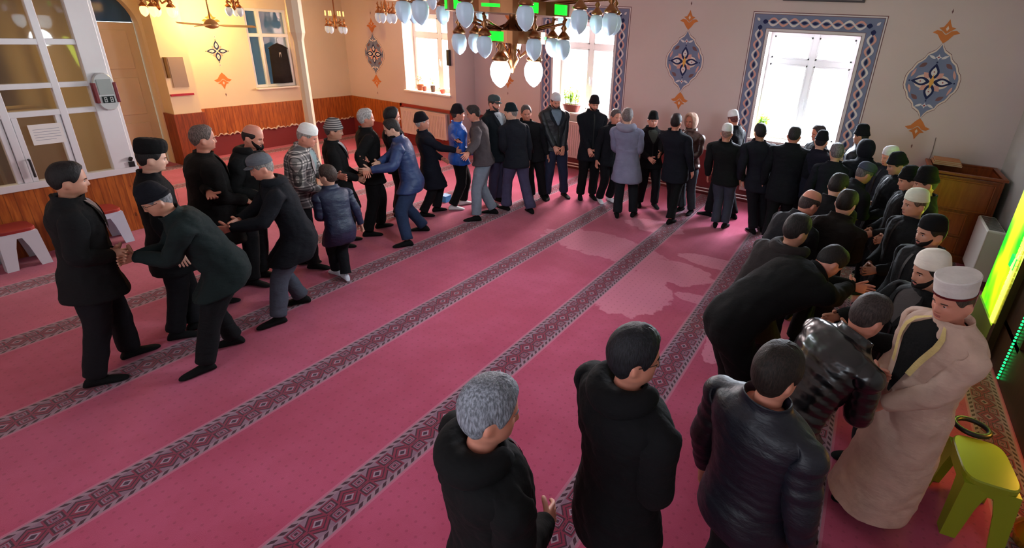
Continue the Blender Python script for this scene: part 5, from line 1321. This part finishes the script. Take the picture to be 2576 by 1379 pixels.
# --- the crowd in the far right corner
folk((1915, 310), 1.72, -22, 'man with black cap-like hair in dark grey jacket below the orange flower pot', ((1890, 585), (1912, 580)), s=1.72, jacket=(34, 36, 50), trousers=(26, 28, 36), hair=(34, 32, 36), hands=('side', 'fwd'), nod=.15, hem=-.45, w=1.1, face=False, skn='tan')
folk((2003, 318), 1.73, 4, 'broad man in a black coat with back turned in front of the nearest patterned window', ((1925, 606), (1962, 600)), s=1.74, jacket=(20, 24, 34), trousers=(22, 24, 30), hair=(44, 42, 46), hands=('side', 'side'), nod=.1, hem=-.52, w=1.22, face=False, skn='ruddy')
folk((2060, 315), 1.72, -120, 'man whose forehead shows between the window and the navy hooded head', s=1.72, jacket=(22, 26, 34), hair=(60, 52, 56), nod=.3, skn='ruddy')
folk((2072, 332), 1.70, 10, 'person in a dark knitted hat and two-tone navy coat with grey sleeve', s=1.70, jacket=(32, 34, 52), hat='beanie', hatc=(22, 22, 36), hair=(30, 28, 36), nod=.15, w=1.1, face=False, hands=('fold', 'side'))
folk((2110, 360), 1.62, -10, 'short man with thin grey hair showing only his head in the corner crowd', s=1.62, jacket=(30, 34, 48), hair=(110, 104, 112), nod=.15, face=False)
folk((2170, 320), 1.77, -70, 'man in a pointed black knit hat and navy parka at the window edge', s=1.76, jacket=(34, 40, 58), jk='nylon', hat='point', hatc=(20, 22, 32), hair=(30, 28, 30), nod=.15, shirt=(140, 150, 180), skn='tan')
folk((2182, 352), 1.68, -25, 'person in a dark hood embracing the man in the pointed hat', s=1.70, jacket=(24, 28, 40), hat='hood', hatc=(24, 28, 40), hair=None, nod=.4, face=False, hands=('fwd', 'fwd'), w=1.12)
folk((2192, 412), 1.60, 50, 'leaning man in a blue-grey flat cap in the middle of the corner crowd', s=1.68, jacket=(22, 24, 32), hat='flat', hatc=(60, 66, 84), hair=(90, 86, 90), nod=.4, back=.22, hands=('fwd', 'fwd'), skn='tan')
folk((2242, 370), 1.70, 0, 'old man in a white cap at the back of the corner crowd', hd=215, s=1.70, jacket=(40, 44, 56), hat='skull', hatc=(206, 204, 206), hair=(150, 140, 140), nod=.3, skn='ruddy')
folk((2256, 388), 1.74, 0, 'man in black beanie bowing his head, right behind the blue-grey flat cap', hd=200, s=1.74, jacket=(18, 20, 26), hat='beanie', hatc=(20, 20, 28), hair=(40, 34, 34), nod=.5, skn='tan', hands=('fold', 'fold'))
folk((2120, 437), 1.66, 25, 'dark-haired man seen from behind above the bald head, collar rim lit', s=1.70, jacket=(18, 18, 24), hair=(26, 22, 22), nod=.3, face=False, back=.15, hands=('fwd', 'fwd'))
folk((2055, 480), 1.62, 45, 'man with a shiny bald crown leaning forward in the crowd', s=1.72, jacket=(24, 24, 30), hair=(60, 46, 44), hairs='bald', nod=.45, face=False, back=.20, hands=('fwd', 'fwd'), skn='ruddy')
folk((2142, 478), 1.64, 20, 'dark-haired man in brown-black coat to the right of the bald crown', s=1.70, jacket=(34, 26, 22), hair=(30, 24, 20), nod=.3, face=False, back=.15, hands=('fwd', 'fwd'))
folk((2290, 423), 1.71, 0, 'man in a black knit cap, left one of two black caps before the lectern', hd=195, s=1.71, jacket=(16, 17, 20), hat='beanie', hatc=(16, 16, 18), hair=(36, 30, 28), nod=.35, skn='tan', hands=('fold', 'fold'))
folk((2332, 430), 1.74, 0, 'man in a black lobed hat directly in front of the orange lectern', hd=190, s=1.72, jacket=(18, 18, 20), hat='point', hatc=(16, 16, 18), hair=(40, 34, 32), nod=.3, skn='tan', hands=('fold', 'fold'))
folk((2310, 478), 1.73, 0, 'clean-shaven man in a pale green-tinged prayer cap, black coat', hd=208, s=1.72, jacket=(20, 20, 22), hat='skull', hatc=(206, 208, 190), hair=(90, 76, 66), nod=.15, skn='tan', hands=('fold', 'fold'))
folk((2352, 545), 1.73, 0, 'young bearded man in a black cap behind the white-capped bearded man', hd=212, s=1.73, jacket=(16, 16, 18), hat='skull', hatc=(18, 18, 20), hair=(24, 20, 18), beard=((30, 22, 20), .3), nod=.15, skn='tan', hands=('fold', 'fold'))
folk((2350, 635), 1.74, 0, 'bearded man in a white prayer cap standing next to the robed cleric', hd=210, s=1.73, jacket=(17, 17, 19), hat='skull', hatc=(222, 214, 202), hair=(28, 22, 18), beard=((30, 22, 18), .6), nod=.25, skn='tan', hands=('reach', 'reach'), shirt=(70, 66, 66))
imam = folk((2408, 700), 1.80, 0, 'cleric in a long beige robe and white turban at the end of the row', ((2205, 1285), (2150, 1268)), hd=210, s=1.70, jacket=(196, 166, 150), robe=True, trousers=(20, 20, 22), hat='turban', hatc=(212, 204, 200), hair=(70, 56, 48), nod=.22, turn=-.22, skn='ruddy', hands=('fold', 'fold'), hem=-1.33, w=1.14, belly=.04, shirt=(20, 20, 22), sub=2)
# --- greeters facing the row
folk((2020, 540), 1.66, 0, 'man with dark short hair in a long brown-grey padded coat', hd=48, at=(-.42, 4.15), s=1.74, jacket=(50, 42, 42), hair=(34, 30, 28), nod=.25, face=False, hem=-.66, hands=('fwd', 'fwd'), w=1.16, skn='tan', collar='hood', trousers=(18, 18, 20))
folk((2125, 630), 1.47, 0, 'black-jacketed man stooping forward to kiss a hand, face hidden by dark hair', hd=38, at=(-.34, 3.42), s=1.78, jacket=(14, 14, 16), hair=(28, 22, 20), nod=.7, hem=-.40, hands=(W(2165, 725, 1.1), W(2165, 725, 1.08)), w=1.22, skn='ruddy', trousers=(16, 16, 18))
folk((2220, 745), 1.63, 0, 'close-cropped man in a shiny black leather jacket bending towards the robed cleric', hd=40, at=(.14, 2.72), s=1.76, jacket=(16, 17, 22), jk='leather', hair=(58, 48, 46), nod=.35, turn=-.1, hem=-.12, hands=('fwd', 'fwd'), w=1.12, quilt=.011, face=False, trousers=(48, 50, 62), skn='ruddy', sub=2)
folk((1975, 870), 1.72, 0, 'young man with dark brown hair in a padded midnight blue jacket, back turned', hd=62, s=1.74, jacket=(24, 28, 46), jk='nylon', hair=(34, 26, 22), hairs='long', nod=.12, turn=.1, hem=-.30, hands=('side', 'side'), w=1.14, quilt=.006, face=False, trousers=(18, 20, 26), skn='ruddy', sub=2)
folk((1610, 825), 1.79, 0, 'man with black hair and glasses in a plain black hooded coat in the foreground', hd=62, s=1.80, jacket=(17, 17, 22), hair=(26, 26, 32), hairs='long', nod=.12, turn=.45, hem=-.50, hands=('fold', 'fold'), w=1.14, face=True, glasses=True, collar='hood', trousers=(16, 16, 20), skn='ruddy', sub=2)
folk((1245, 955), 1.73, 0, 'silver-haired man in a black hooded coat nearest the bottom edge', hd=65, s=1.73, jacket=(15, 15, 18), hair=(128, 132, 142), hairs='long', nod=.25, turn=.30, hem=-.50, hands=('side', 'fold'), w=1.12, face=True, collar='hood', trousers=(16, 16, 20), skn='ruddy', sub=2)
